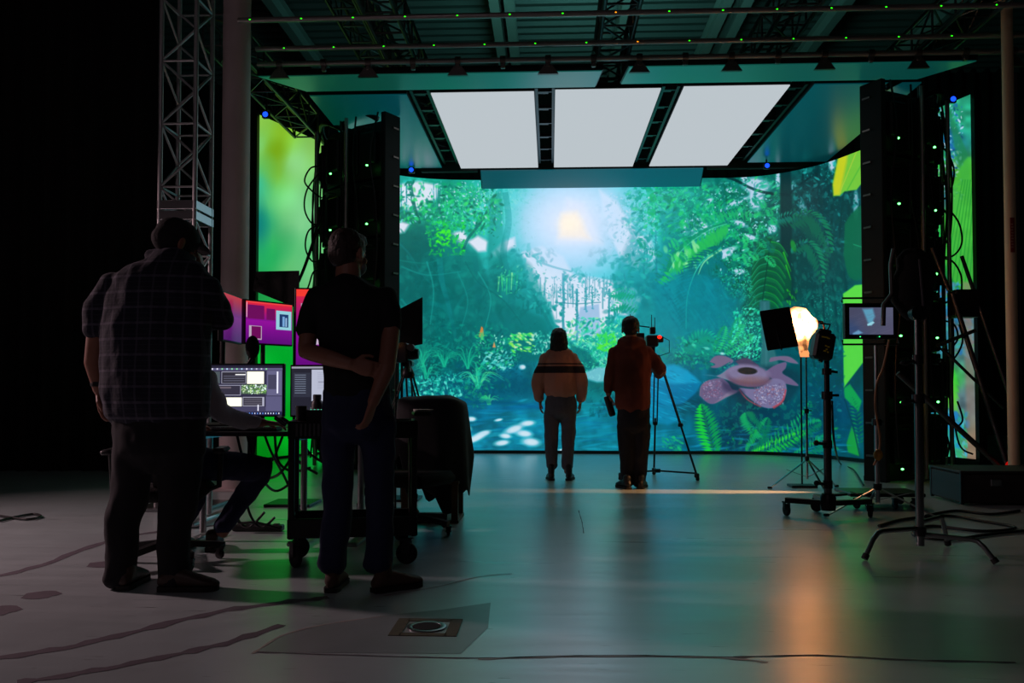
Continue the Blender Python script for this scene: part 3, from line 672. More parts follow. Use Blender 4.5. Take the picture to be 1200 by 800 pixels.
# floor socket box, open round hole in a taped square
fs = PZ(500, 735); fx, fy = fs[0], fs[1]
e = empty('floor_socket', (fx, fy, 0), 'round floor socket with open dark hole inside a square of worn tan tape', 'floor socket')
tape = mat('worn_tape', (84,76,50), .7, noise=.5, nscale=25)
mb = MB()
for cx, cy, dx, dy in ((-.115,0,.05,.26),(.115,0,.05,.26),(0,.11,.19,.04),(0,-.11,.19,.04)): mb.box((fx+cx, fy+cy, .002), (dx, dy, .003))
mb.build('tape_frame', tape, e)
MB().lathe((fx, fy, 0), [(.082,.001),(.082,.006),(.075,.008),(.062,.006),(.06,.002)], 32).build('metal_ring', STEEL, e, 40)
MB().lathe((fx, fy, 0), [(.058,.0025),(.058,.0070)], 32).build('hole', mat('socket_hole', (2,2,2), .95), e)

# ------------------------------------------------------------------ hall shell: black drapes, back wall, roof deck
DR = mat('black_drape', (14,12,13), .95, bump=.3, nscale=6)
def drape(name, p, q, z1, amp=.06, wl=.28):
    p, q = V(p), V(q); L = (q-p).length; n = int(L/wl*8); d = (q-p).normalized(); nn = V(-d.y, d.x, 0); mb = MB(); vs = []
    for i in range(n+1):
        s_ = L*i/n; o = nn * amp * math.sin(2*pi*s_/wl + .8*math.sin(s_*1.7)) + p + d*s_
        vs += [o + V(0,0,0), o + V(0,0,z1)]
    vs2 = [v + nn*.012 for v in vs]; m = 2*(n+1)
    fs = [(2*i,2*i+2,2*i+3,2*i+1) for i in range(n)] + [(m+2*i+1,m+2*i+3,m+2*i+2,m+2*i) for i in range(n)]
    return struct(mb.add(vs+vs2, fs).build(name, DR, smooth=60))
drape('wall_left', (-10.5,-4,0), (-10.5,19.5,0), 9)
drape('wall_left_curtain', (-10.4,10.2,0), (-4.9,10.4,0), 8.6)
drape('wall_right', (10.5,19.5,0), (10.5,-4,0), 9)
drape('wall_back', (-10.3,19.4,0), (10.3,19.4,0), 9)
struct(MB().box((0,-4.6,4.5),(24,.2,9)).build('wall_front', DR))
DECK = mat('roof_deck_steel', (100,106,106), .5, .3)
mb = MB(); vs = []; zs = [0, .07, .07, 0]; ys = [0, .05, .15, .20]
y = -4.0; prof = []
while y < 19.5:
    for a, b_ in zip(ys, zs): prof.append((y+a, 8.2-b_))
    y += .32
for yy, zz in prof: vs += [(-11, yy, zz), (11, yy, zz)]
n = len(prof); mb.add(vs, [(2*i,2*i+1,2*i+3,2*i+2) for i in range(n-1)])
o_ = [(-11, -4.2, 8.3), (11, -4.2, 8.3), (11, 19.7, 8.3), (-11, 19.7, 8.3)]; mb.add(o_, [(0,1,2,3)])
struct(mb.build('ceiling', DECK))
BM = mat('painted_steel_beam', (170,176,174), .45, .1)
def ibeam(x, z, y0, y1, wf=.2, h=.3, name='roof_beam'):
    mb = MB(); mb.box((x,(y0+y1)/2,z-h/2),(wf,y1-y0,.02)); mb.box((x,(y0+y1)/2,z+h/2),(wf,y1-y0,.02)); mb.box((x,(y0+y1)/2,z),(.012,y1-y0,h-.02))
    o = mb.build('trim_1' if False else name, BM); o['kind'] = 'structure'; return o
for x in (-4.9,-2.9,-.98,-.72,1.35,3.1,3.45,5.2,7.2): ibeam(x, 7.9, -3, 19, .17)
# vertical columns
colm = mat('grey_painted_column', (222,200,200), .5, noise=.1, nscale=3)
cx = PY(274, 457, 8.5)[0]
e = empty('column', (cx, 8.5, 0), None, None); e['kind'] = 'structure'
MB().lathe((cx,8.5,0), [(.137,0),(.137,8.1)], 36).build('shaft', colm, e, 40)
MB().box((cx,8.5,.01),(.4,.4,.02), bev=.004).build('base_plate', colm, e)
polem = mat('tan_painted_pole', (250,212,172), .5, noise=.12, nscale=4)
px_ = PY(1187, 457, 8.5)[0]
e = empty('support_pole', (px_, 8.5, 0), 'slim tan roof support pole with a small red sticker, beside the stage edge', 'pole')
MB().lathe((px_,8.5,0), [(.052,.03),(.052,8.1)], 28).build('shaft', polem, e, 40)
MB().box((px_,8.5,.015),(.22,.22,.03), bev=.004).build('base_plate', polem, e)
mb = MB(); z0, z1 = 1+(457-300)/117.6, 1+(457-260)/117.6; vs = []
for k in range(7):
    a = -pi/2 - .12 + (k-3)*.13; vs += [(px_+.0535*math.cos(a), 8.5+.0535*math.sin(a), z0), (px_+.0535*math.cos(a), 8.5+.0535*math.sin(a), z1)]
mb.add(vs, [(2*i,2*i+2,2*i+3,2*i+1) for i in range(6)]); st = mb.build('sticker', mat('red_sticker', (150,40,24), .5), e); st['label'] = 'red sticker with faded pale lettering'
mb = MB()
for k in range(9): mb.box((px_-.012+ (k%2)*.004, 8.5-.0548, z0+.05+k*.028), (.022,.001,.014))
mb.build('lettering', mat('sticker_print', (205,150,130), .6), st)

# ------------------------------------------------------------------ trusses
DALU = mat('weathered_aluminium', (92,90,90), .4, .85)
def truss(name, p, q, w, h, label, group=None, up=(0,0,1), bay=.5, rc=.025, rl=.012, m=None, cat='truss', diag=True, every=1):
    m = m or DALU; p, q = V(p), V(q); t = (q-p).normalized(); u = V(up); a = t.cross(u).normalized(); b = a.cross(t).normalized(); L = (q-p).length
    e = empty(name, tuple(p), label, cat, group); cs = [a*x*w/2 + b*y*h/2 for x, y in ((-1,-1),(1,-1),(1,1),(-1,1))]
    for c in cs: MB().tube([p+c, q+c], rc, 10).build('chord', m, e, 50)
    mb = MB(); n = max(1, round(L/bay)); 
    for f_ in range(4):
        c0, c1 = cs[f_], cs[(f_+1)%4]
        for i in range(n):
            s0, s1 = p+t*(L*i/n), p+t*(L*(i+1)/n)
            if diag: mb.tube([s0+c0, s1+c1] if (i+f_)%2 else [s0+c1, s1+c0], rl, 7)
            if i % every == 0: mb.tube([s0+c0, s0+c1], rl, 7)
        mb.tube([q+c0, q+c1], rl, 7)
    mb.build('lattice', m, e, 50)
    return e
tw = PY(184, 457, 7.0)[0]
e = truss('truss_tower', (tw+.15, 7.18, .03), (tw+.15, 7.18, 6.2), .30, .34, 'upright square aluminium truss tower behind the man in plaid', bay=.27, up=(0,1,0), rc=.02, rl=.010, m=mat('tower_aluminium', (190,188,188), .4, .6), every=2)
mb = MB(); zc = PY(200, 246, 7.0)[2]
for dz in (-.045,.045):
    for dy in (0,.34): mb.box((tw+.15, 7.01+dy, zc+dz), (.34,.035,.075), bev=.004)
    for dx in (0,.30): mb.box((tw+dx, 7.18, zc+dz), (.035,.34,.075), bev=.004)
mb.build('joining_plate', ALU, e)
MB().box((tw+.15,7.18,.015),(.6,.6,.03),bev=.005).build('base_plate', STEEL, e)

def pipe(name, y, z, x0, x1, r, m, label, dots=0, off=0, sag=0):
    e = empty(name, (x0, y, z), label, 'pipe'); MB().tube([(x0+(x1-x0)*i/12, y, z) for i in range(13)], r, 14).build('tube', m, e, 50)
    if dots:
        k = 0
        xx = x0 + off
        while xx < x1 - .2:
            d = MB().ell((xx, y-r*.8, z-.004), (.011,.008,.006)); ob = d.build('status_light', emit('green_led', (40,255,20), 2.2) if k % 9 != 7 else emit('amber_led', (255,150,20), 2.0), e, 60); k += 1
            xx += dots
    return e
PM = mat('dull_steel_pipe', (170,160,156), .32, .55)
pipe('hanging_grid_pipe', 8.0, 4.56, -3.0, 5.3, .026, PM, 'uppermost long grid pipe with green indicator lights across the picture top', .50, .12)
pipe('hanging_grid_pipe', 8.64, 4.54, -3.05, 5.3, .026, PM, 'middle long grid pipe with green indicator lights below the uppermost pipe', .52, .30)
e = pipe('hanging_rigging_pipe', 8.95, 4.50, -3.14, 4.9, .028, PM, 'lowest long rigging pipe carrying clamps just above the front ceiling strips')
cl = mat('cast_clamp', (110,100,96), .4, .8)
def clamp(x, y, z, par, big=True):
    mb = MB(); mb.lathe((x-.03,y,z), [(.045,0),(.045,.06)], 16, Matrix.Rotation(pi/2,3,'Y')); mb.box((x,y,z-.06),(.05,.05,.06), bev=.008); 
    if big: mb.add([(x-.11,y-.02,z-.16),(x+.11,y-.02,z-.16),(x+.04,y-.02,z-.06),(x-.04,y-.02,z-.06),(x-.11,y+.02,z-.16),(x+.11,y+.02,z-.16),(x+.04,y+.02,z-.06),(x-.04,y+.02,z-.06)], [(3,2,1,0),(4,5,6,7),(0,1,5,4),(1,2,6,5),(2,3,7,6),(3,0,4,7)])
    return mb.build('clamp', cl, par, 40)
for i in range(17):
    x = -2.9 + i*.48
    if .5 < x < .75: continue
    clamp(x, 8.95, 4.50, e, i % 2 == 0)
# cross trusses running away from the camera above the pipes
for i, (x, z, w_, y0, y1, lab) in enumerate([(.70, 4.90, .34, 7.2, 13.6, 'aluminium truss running back over the stage through the gap between ceiling strips'),
        (-1.75, 5.05, .34, 6.6, 13.6, 'aluminium truss running back above the first bright ceiling panel'),
        (-3.55, 4.86, .34, 8.9, 12.2, 'aluminium truss running back over the green side screen'),
        (2.55, 5.05, .34, 6.6, 13.6, 'aluminium truss running back above the third bright ceiling panel'),
        (4.18, 4.86, .34, 7.0, 11.6, 'aluminium truss running back over the far side screen by the tan pole')]):
    truss('hanging_truss', (x, y0, z), (x, y1, z), w_, .34, lab, 'trusses over the stage' if False else None, bay=.5, rc=.024)
truss('hanging_truss', (-3.45, 6.9, 6.5), (5.4, 6.9, 6.5), .5, .5, 'aluminium truss crossing high over the grid pipes', bay=.6)
truss('hanging_truss', (-2.6, 7.4, 6.0), (-2.6, 13.2, 6.0), .34, .34, 'aluminium truss running back high above the green side screen', bay=.55)
# narrow ladder frames in the gaps between bright panels
DKM_ = mat('dark_rung_metal', (56,56,58), .4, .7)
def ladder(x, w, z, y0, y1, lab, n=6, tilt=0):
    e = empty('ladder_frame', (x, y0, z), lab, 'frame')
    for s_ in (-1,1): MB().beam((x+s_*w/2,y0,z),(x+s_*w/2+tilt,y1,z),.035,.05).build('rail', MBLK, e)
    for i in range(n): yy = y0+.15+(y1-y0-.3)*i/(n-1); mb = MB(); mb.beam((x-w/2,yy,z),(x+w/2,yy,z),.03,.03); mb.box((x-.03,yy+.06,z+.02),(w*.7,.12,.03)); mb.build('rung', DKM_, e)
    return e
ladder(-.06, .20, 4.50, 9.75, 13.0, 'black ladder frame between the first and middle bright ceiling panels')
ladder(1.39, .17, 4.50, 9.75, 13.0, 'black ladder frame between the middle and third bright ceiling panels')
ladder(-1.52, .20, 4.50, 9.75, 13.0, 'black ladder frame beside the outer edge of the first bright ceiling panel')
ladder(2.82, .20, 4.50, 9.75, 13.0, 'black ladder frame beside the outer edge of the third bright ceiling panel')

# ------------------------------------------------------------------ ceiling screens
ZC = 4.42
LEDF = mat('added_glow_screen_face', (44,50,54), .28, spec=.9, noise=.05)  # dark face; its copies get an added teal glow for light off the wall
WHT = emit('white_screen_light', (188,197,203), 1.0)
def added_glow_screen(a, b, x0, x1):
    """dark ceiling screen, teal wall light added as glow, a to b along x"""
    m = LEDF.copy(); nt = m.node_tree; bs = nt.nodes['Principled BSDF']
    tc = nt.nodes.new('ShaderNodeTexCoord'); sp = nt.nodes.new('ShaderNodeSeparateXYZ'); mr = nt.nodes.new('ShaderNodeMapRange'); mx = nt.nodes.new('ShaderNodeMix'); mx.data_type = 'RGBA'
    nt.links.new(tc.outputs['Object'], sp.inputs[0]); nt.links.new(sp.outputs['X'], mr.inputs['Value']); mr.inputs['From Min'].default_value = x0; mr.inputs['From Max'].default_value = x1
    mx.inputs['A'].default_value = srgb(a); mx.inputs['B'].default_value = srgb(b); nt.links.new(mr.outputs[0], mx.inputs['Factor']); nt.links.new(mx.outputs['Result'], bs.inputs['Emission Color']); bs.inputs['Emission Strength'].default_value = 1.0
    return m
def ceiling_panel(x0, x1, y0, y1, lab, lit, group=None, z=ZC, zb=None, xs=None):
    zb = z if zb is None else zb
    x0b, x1b = xs if xs else (x0, x1)
    e = empty('ceiling_panel', ((x0+x1)/2, (y0+y1)/2, z), lab, 'ceiling panel', group)
    P = [(x0,y0,z),(x1,y0,z),(x1b,y1,zb),(x0b,y1,zb)]
    MB().prism([(p[0],p[1],p[2]+.012) for p in P], (0,0,0), (0,0,.07)).build('frame', MBLK, e)
    ins = .008; c = V(sum(p[0] for p in P)/4, sum(p[1] for p in P)/4, (z+zb)/2)
    MB().prism([V(p) + (c-V(p))*ins for p in P], (0,0,0), (0,0,.012)).build('screen', WHT if lit is True else added_glow_screen(*lit), e)
    return e
ceiling_panel(-1.38,-.18, 9.70,13.05, 'bright white ceiling screen, nearest to the green side screen of the three', True)
ceiling_panel(.055, 1.265, 9.66,13.05, 'bright white ceiling screen in the middle of the three', True)
ceiling_panel(1.51, 2.70, 9.62,13.05, 'bright white ceiling screen, nearest to the tan pole of the three', True)
ceiling_panel(-2.80,-1.66, 9.72,13.0, 'dark ceiling screen with added glow beside the first bright one, over the green side', ((0,56,44),(0,58,66),-.5,.4))
ceiling_panel(2.96, 4.14, 9.6,12.9, 'dark ceiling screen with added glow beside the third bright one, near the tan pole', ((0,62,72),(0,46,50),-.6,.6))
ceiling_panel(-3.20,.57, 9.10,9.58, 'long front ceiling strip with added glow starting at the grey column', ((6,62,46),(10,74,70),-1.4,1.4), xs=(-2.80,.52))
ceiling_panel(.83,4.45, 9.00,9.50, 'long front ceiling strip with added glow ending near the tan pole', ((14,76,68),(2,56,52),-1,1.8), xs=(.78,4.05))
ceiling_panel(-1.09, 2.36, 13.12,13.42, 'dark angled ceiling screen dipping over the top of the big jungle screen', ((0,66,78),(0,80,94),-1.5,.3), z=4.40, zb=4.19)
# black header frames above big screen
for (x0, x1, lab) in ((-2.0,-1.12,'black header bar over the jungle screen on the grey column side'),(2.4,3.9,'black header bar over the jungle screen on the tan pole side')):
    tag(MB().box(((x0+x1)/2, 13.10, 4.49), (x1-x0, .10, .22), bev=.01).build('hanging_header_bar', DULL), lab, 'bar')
BLU = emit('blue_sensor_glow', (20,70,255), 2.2)
def tracker(px, py, Y, lab):
    p = V(PY(px, py, Y)); e = empty('mounted_tracking_camera', tuple(p), lab, 'tracking camera')
    MB().box(p+V(0,.03,0),(.10,.06,.09),bev=.012).build('body', BLK, e); 
    ring = MB(); n=24
    ring.lathe(p+V(0,-.004,0), [(.014,0),(.014,.010),(.030,.010),(.034,.004),(.034,0)], n, Matrix.Rotation(pi/2,3,'X')); ring.build('light_ring', BLU, e, 40)
    MB().beam(p+V(0,.04,.04), p+V(0,.04,.20), .02).build('bracket', MBLK, e)
tracker(311,134,10.6,'small tracking camera with blue ring on the green side screen top')
tracker(482,199,12.9,'small tracking camera with blue ring above the jungle screen, by the tall wing')
tracker(899,194,12.7,'small tracking camera with blue ring above the jungle screen, past the bright panels')
tracker(1117,116,11.2,'small tracking camera with blue light on the far side screen top')

# ------------------------------------------------------------------ the big curved screen
JC = paint_jungle()
HW = 4.35
IN = [(-1.89,10.5),(-2.50,10.86),(-2.86,11.35),(-2.92,12.05),(-2.68,12.8),(-2.05,13.32),(-1.1,13.5),(0.3,13.5),(1.8,13.5),(3.15,13.48),(3.93,12.9),(4.35,12.0),(4.58,11.2),(4.5,10.55),(4.1,10.02),(3.49,9.65)]
CV = curve(IN, 10); CV = [V(x, y, 0) for x, y in CV]
arc = [0.0]
for i in range(1, len(CV)): arc.append(arc[-1] + (CV[i]-CV[i-1]).length)
arc = np.array(arc); TX = np.array([c.x for c in CV]); TY = np.array([c.y for c in CV])
tw_, th_ = 2400, 720
ss = np.linspace(0, arc[-1], tw_); Xs = np.interp(ss, arc, TX); Ys = np.interp(ss, arc, TY)
Zs = np.linspace(HW, 0, th_)
px, py = project(Xs[None, :], Ys[None, :], Zs[:, None])
# the wings' hidden inner faces carry on with mirrored foliage
kx = (px - JC.x0) * JC.k; ky = (py - JC.y0) * JC.k
W0, W1 = (455 - JC.x0) * JC.k, (1012 - JC.x0) * JC.k
imax = int(np.argmax(Xs)); imin = int(np.argmin(Xs))
fw_ = np.arange(tw_)
ext = np.where(fw_ > imax, (fw_ - imax) * 1.1, 0)[None, :]
kx = np.where(fw_[None, :] > imax, np.abs(W1 - ext) , kx)
ext2 = np.where(fw_ < imin, (imin - fw_) * 1.1, 0)[None, :]
kx = np.where(fw_[None, :] < imin, W0 + ext2, kx)
kx = np.where(kx < W0, 2 * W0 - kx, kx); kx = np.where(kx > W1, 2 * W1 - kx, kx)
kx = np.clip(kx, 0, JC.w - 1.01); ky = np.clip(ky, 0, JC.h - 1.01)
ix, iy = kx.astype(int), ky.astype(int); fx_, fy_ = (kx-ix)[..., None], (ky-iy)[..., None]
A = JC.a; TEX = (A[iy,ix]*(1-fx_) + A[iy,ix+1]*fx_)*(1-fy_) + (A[iy+1,ix]*(1-fx_) + A[iy+1,ix+1]*fx_)*fy_
JM_ = screen_mat('jungle_screen', TEX, 1.0)
wall = empty('led_wall', (.8, 13.5, 0), 'huge curved display wall showing a sunlit turquoise jungle, black ribbed wings at both ends', 'display wall')
mb = MB(); vs = []; uv = []
z_lo = .05
for i, c in enumerate(CV):
    u = arc[i]/arc[-1]; vs += [(c.x, c.y, z_lo), (c.x, c.y, HW)]; uv += [(u, z_lo/HW), (u, 1.0)]
mb.add(vs, [(2*i,2*i+1,2*i+3,2*i+2) for i in range(len(CV)-1)]); mb.uv = uv
mb.build('screen', JM_, wall)
# outward normals of the curve (away from the stage)
NR = []
for i in range(len(CV)):
    t = (CV[min(i+1,len(CV)-1)] - CV[max(i-1,0)]).normalized(); NR.append(V(-t.y, t.x, 0))
def off(i, d): return CV[i] + NR[i]*d
mb = MB(); vs = []
for i in range(len(CV)): vs += [off(i,.01)+V(0,0,.02), off(i,.01)+V(0,0,HW+.01), off(i,.09)+V(0,0,HW+.01), off(i,.09)+V(0,0,.02)]
m_ = len(CV); mb.add(vs, [(4*i+j, 4*i+(j+1)%4, 4*i+4+(j+1)%4, 4*i+4+j) for i in range(m_-1) for j in range(4)] + [(3,2,1,0), (4*m_-4,4*m_-3,4*m_-2,4*m_-1)])
mb.build('backing', DULL, wall)
mb = MB(); vs = []
for i in range(len(CV)): vs += [off(i,-.03)+V(0,0,0), off(i,-.03)+V(0,0,.05), off(i,.1)+V(0,0,.05), off(i,.1)]
mb.add(vs, [(4*i+j, 4*i+(j+1)%4, 4*i+4+(j+1)%4, 4*i+4+j) for i in range(m_-1) for j in range(4)] + [(3,2,1,0), (4*m_-4,4*m_-3,4*m_-2,4*m_-1)])
mb.build('base_rail', MBLK, wall)
# cabinet backs on the two wings
def at_arc(s_):
    x = float(np.interp(s_, arc, TX)); y = float(np.interp(s_, arc, TY)); x2 = float(np.interp(s_+.01, arc, TX)); y2 = float(np.interp(s_+.01, arc, TY))
    x1 = float(np.interp(s_-.01, arc, TX)); y1 = float(np.interp(s_-.01, arc, TY)); t = V(x2-x1, y2-y1, 0).normalized(); return V(x, y, 0), t, V(-t.y, t.x, 0)
CAB = mat('black_cabinet_back', (26,29,28), .5, .2, noise=.2); LEDG = emit('cabinet_led', (90,255,110), 6.0); LEDR = emit('cabinet_led_red', (255,40,20), .5)
total = float(arc[-1]); RH = HW/6
for side in (0, 1):
    for k in range(5):
        s_ = (.30 + k*.58) if side == 0 else total - (.30 + k*.58)
        c, t, nrm = at_arc(s_)
        M = Matrix((t, nrm, V(0,0,1))).transposed()
        for r in range(6):
            zc = RH*(r+.5); b = MB(); g = .10
            o0 = c + nrm*(g+.04)
            b.box(o0+V(0,0,zc), (.54,.08,RH-.03), M=M, bev=.012)
            b.box(o0+nrm*.07+V(0,0,zc+.02), (.26,.09,RH*.55), M=M, bev=.02)
            b.box(o0+nrm*.05-t*.21+V(0,0,zc), (.05,.06,RH*.8), M=M, bev=.01)
            b.box(o0+nrm*.05+t*.21+V(0,0,zc), (.05,.06,RH*.8), M=M, bev=.01)
            b.tube([o0+nrm*.12-t*.1+V(0,0,zc+RH*.33), o0+nrm*.16+V(0,0,zc+RH*.36), o0+nrm*.12+t*.1+V(0,0,zc+RH*.33)], .012, 8)
            cb = b.build('cabinet', CAB, wall)
            lz = zc - .22
            L = MB().ell(o0+nrm*.165+t*(.09 if side else -.05)+V(0,0,lz), (.015,.015,.012)); L.build('status_light', LEDG, cb, 60)
    # tip column: dark vertical edge profile with latch plates
    c, t, nrm = at_arc(.02 if side == 0 else total-.02)
    M = Matrix((t, nrm, V(0,0,1))).transposed()
    ed = MB().box(c+nrm*.13+V(0,0,HW/2+.03), (.07,.30,HW+.06), M=M, bev=.01)
    edo = ed.build('edge_profile', mat('deep_black_profile', (5,5,5), .9), wall)
    pl = MB()
    for r in range(12): pl.box(c+nrm*.08+ (t*.04 if side else t*-.04)+V(0,0,.28+r*.36), (.02,.10,.02), M=M); 
    pl.build('latch_plate', cl, edo)
    # vertical stiffener masts and curved cable hood on top
    for k in range(3):
        s_ = (.55+k*.6) if side == 0 else total-(.55+k*.6); c, t, nrm = at_arc(s_)
        MB().tube([c+nrm*.33+V(0,0,.02), c+nrm*.33+V(0,0,HW+.05)], .024, 10).build('mast', PM, wall, 50)
    for k in range(3):
        s_ = (.2+k*.62) if side == 0 else total-(.2+k*.62); pts = []
        for q in range(9):
            c, t, nrm = at_arc(s_ + (1 if side == 0 else -1)*q*.075); pts.append(c+nrm*(.16+.1*math.sin(q/8*pi))+V(0,0,HW+.02+.13*math.sin(q/8*pi)))
        MB().tube(pts, .035, 8).build('cable_hood', CABLE, wall, 60)

# side screens
def side_screen(name, p0, p1, z0, z1, C, lab, group=None):
    p0, p1 = V(p0), V(p1); n = 500; h = 760
    t_ = np.linspace(0, 1, n); X = p0.x+(p1.x-p0.x)*t_; Y = p0.y+(p1.y-p0.y)*t_; Z = np.linspace(z1, z0, h)
    a, b = project(X[None], Y[None], Z[:, None]); kx = np.clip((a-C.x0)*C.k, 0, C.w-1).astype(int); ky = np.clip((b-C.y0)*C.k, 0, C.h-1).astype(int)
    m = screen_mat(name+'_picture', C.a[ky, kx], 1.0)
    e = empty(name, tuple((p0+p1)/2), lab, 'display wall'); d = (p1-p0).normalized(); nn = V(-d.y, d.x, 0)
    if nn.y < 0: nn = -nn
    mb = MB().add([p0+V(0,0,z0), p1+V(0,0,z0), p1+V(0,0,z1), p0+V(0,0,z1)], [(0,1,2,3)]); mb.uv = [(0,0),(1,0),(1,1),(0,1)]; mb.build('screen', m, e)
    f = MB(); P = [p0-d*.03, p1+d*.03]
    f.prism([P[0]+nn*.01+V(0,0,z0-.03), P[1]+nn*.01+V(0,0,z0-.03), P[1]+nn*.01+V(0,0,z1+.03), P[0]+nn*.01+V(0,0,z1+.03)], (0,0,0), nn*.12)
    f.build('backing', DULL, e)
    for q in (p0-d*.04, p1+d*.04):
        MB().beam(q+V(0,0,z0-.03), q+V(0,0,z1+.03), .05, .10).build('edge_profile', MBLK, e)
    MB().prism([P[0]+V(0,0,0), P[1]+V(0,0,0), P[1]+V(0,0,z0-.03), P[0]+V(0,0,z0-.03)], (0,0,0), nn*.3).build('base', MBLK, e) if z0 > .05 else None
    return e
side_screen('side_screen', (-4.12,11.8,0), (-3.3,14.0,0), .04, 4.9, paint_left_side(), 'tall flat side screen glowing plain green, beside the grey column')
side_screen('side_screen', (5.55,11.4,0), (5.15,12.6,0), .10, 4.9, paint_right_side(), 'tall narrow side screen of green leaves and blue bark behind the cable-hung wing')
# ------------------------------------------------------------------ equipment
def P(px, py, Y): return V(PY(px, py, Y))
def Gd(px, py): return V(PZ(px, py, 0))
DKM = mat('dark_grey_metal', (48,48,50), .4, .7); GRY = mat('grey_plastic', (70,70,72), .5); WOOD = mat('plain_wood', (120,88,60), .6, noise=.3, nscale=9)
def caster(mb_fork, mb_wheel, x, y, r=.035, a=0.0, w=.022):
    M = Matrix.Rotation(a, 3, 'Z') @ Matrix.Rotation(pi/2, 3, 'Y')
    mb_wheel.lathe(V(x, y, r) + Matrix.Rotation(a,3,'Z') @ V(-w/2,0,0), [(r*.45,0),(r*.92,0),(r,w*.2),(r,w*.8),(r*.92,w),(r*.45,w)], 22, M)
    d = Matrix.Rotation(a,3,'Z') @ V(w*.75,0,0)
    for s_ in (-1,1): mb_fork.beam(V(x,y,r)+d*s_, V(x,y,r*2.2)+d*s_, .006, r*.8, up=(math.cos(a+pi/2), math.sin(a+pi/2), 0))
    mb_fork.box((x,y,r*2.25), (w*2,r*1.1,.012), rz=a)
def add_casters(spots, par, r=.035, w=.022):
    for x, y, a in spots:
        f, w_ = MB(), MB(); caster(f, w_, x, y, r, a, w)
        k = f.build('caster', DKM, par); w_.build('wheel', RUB, k, 40)

def monitor(name, c, wd, ht, rot, m, lab, foot=None, group=None, bez=.012, cat='monitor', tilt=0, base=True, thick=.035):
    """c: centre of the screen; rot about z (0 = facing the camera side, -Y); foot: z of what it stands on"""
    c = V(c); M = Matrix.Rotation(rot, 3, 'Z') @ Matrix.Rotation(tilt, 3, 'X')
    base_z = foot if foot is not None else c.z-ht/2
    e = empty(name, (c.x, c.y, base_z), lab, cat, group)
    b = MB(); b.box(c + M @ V(0, thick/2+.002, 0), (wd+2*bez, thick, ht+2*bez), M=M, bev=.004); b.box(c + M @ V(0, thick+.012, 0), (wd*.5, .03, ht*.6), M=M, bev=.01)
    b.build('casing', BLK, e)
    s_ = MB(); vs = [c + M @ V(x, -.0015, z) for x, z in ((-wd/2,-ht/2),(wd/2,-ht/2),(wd/2,ht/2),(-wd/2,ht/2))]
    s_.add(vs, [(0,1,2,3)]); s_.uv = [(0,0),(1,0),(1,1),(0,1)]; s_.build('screen', m, e)
    if foot is not None:
        q = c + M @ V(0, thick+.04, 0)
        MB().tube([V(q.x, q.y, foot+.01), V(q.x, q.y, c.z)], .018, 12).build('stand_column', DKM, e, 50)
        MB().box((q.x, q.y-.03*math.cos(rot), foot+.006), (min(.24,wd*.6), .17, .012), rz=rot, bev=.004).build('stand_base', DKM, e)
    return e

def ui_main():
    C = ui_canvas(800, 480, (58,56,82)); rnd = random.Random(2)
    R(C,0,0,800,26,(30,28,44)); R(C,0,26,800,46,(84,82,112))
    for i in range(13): R(C,60+i*48,28,74+i*48,42,rnd.choice([(200,200,215),(150,190,210),(120,200,140),(170,170,190)]))
    for i in range(26): R(C,4,60+i*15,14,67+i*15,(170,170,190))
    R(C,24,52,640,400,(40,38,58))
    R(C,30,60,190,175,(66,74,80)); leafy(C, rnd, 140, (60,75,160,165), (3,12), [(60,130,50),(150,200,120),(40,70,50)])
    R(C,205,60,445,175,(150,150,168)); R(C,210,66,440,172,(40,38,48))
    for i in range(3): R(C,225,100+i*22,430,108+i*22,(80,80,96))
    R(C,340,84,440,94,(225,225,225)); R(C,455,60,620,178,(246,242,214))
    R(C,30,190,395,290,(140,140,160)); R(C,36,196,388,284,(44,42,56)); R(C,120,206,300,224,(90,80,90)); R(C,80,252,150,278,(60,120,140))
    R(C,400,186,645,276,(70,90,70)); leafy(C, rnd, 200, (405,190,640,272), (4,14), [(90,140,60),(190,220,150),(50,90,60),(220,235,240)])
    R(C,60,305,210,400,(30,28,38)); 
    for i in range(7): R(C,70+rnd.randint(0,20),312+i*12,110+rnd.randint(0,90),318+i*12,(190,190,190))
    R(C,225,310,405,395,(248,244,216)); R(C,415,305,625,395,(150,150,168)); R(C,421,311,605,389,(38,36,48))
    for i in range(5): R(C,430,320+i*14,600,325+i*14,(100,96,110))
    R(C,650,52,795,290,(88,86,116)); R(C,660,90,740,230,(60,58,80)); R(C,745,60,760,270,(210,210,225))
    R(C,30,410,240,440,(120,180,190)); R(C,640,300,795,440,(80,78,110)); R(C,560,380,570,440,(220,220,235))
    R(C,0,448,800,480,(30,30,60))
    for i in range(30): R(C,10+i*26,456,18+i*26,470,rnd.choice([(200,210,240),(90,140,220),(230,230,230)]))
    C.a *= 1.05; return C
def ui_doc():
    C = ui_canvas(800, 480, (34,34,46)); R(C,0,0,800,18,(150,150,165)); R(C,20,60,200,300,(46,48,62))
    for i in range(9): R(C,34,80+i*22,150,86+i*22,(120,130,150))
    R(C,210,30,620,340,(176,180,200)); 
    for i in range(12): R(C,270,60+i*14,420,63+i*14,(150,154,176))
    R(C,280,150,480,154,(90,90,110)); R(C,230,280,290,286,(110,110,130)); R(C,230,370,440,382,(190,190,200)); R(C,200,400,700,470,(110,100,110)); R(C,220,410,600,440,(170,150,150)); return C
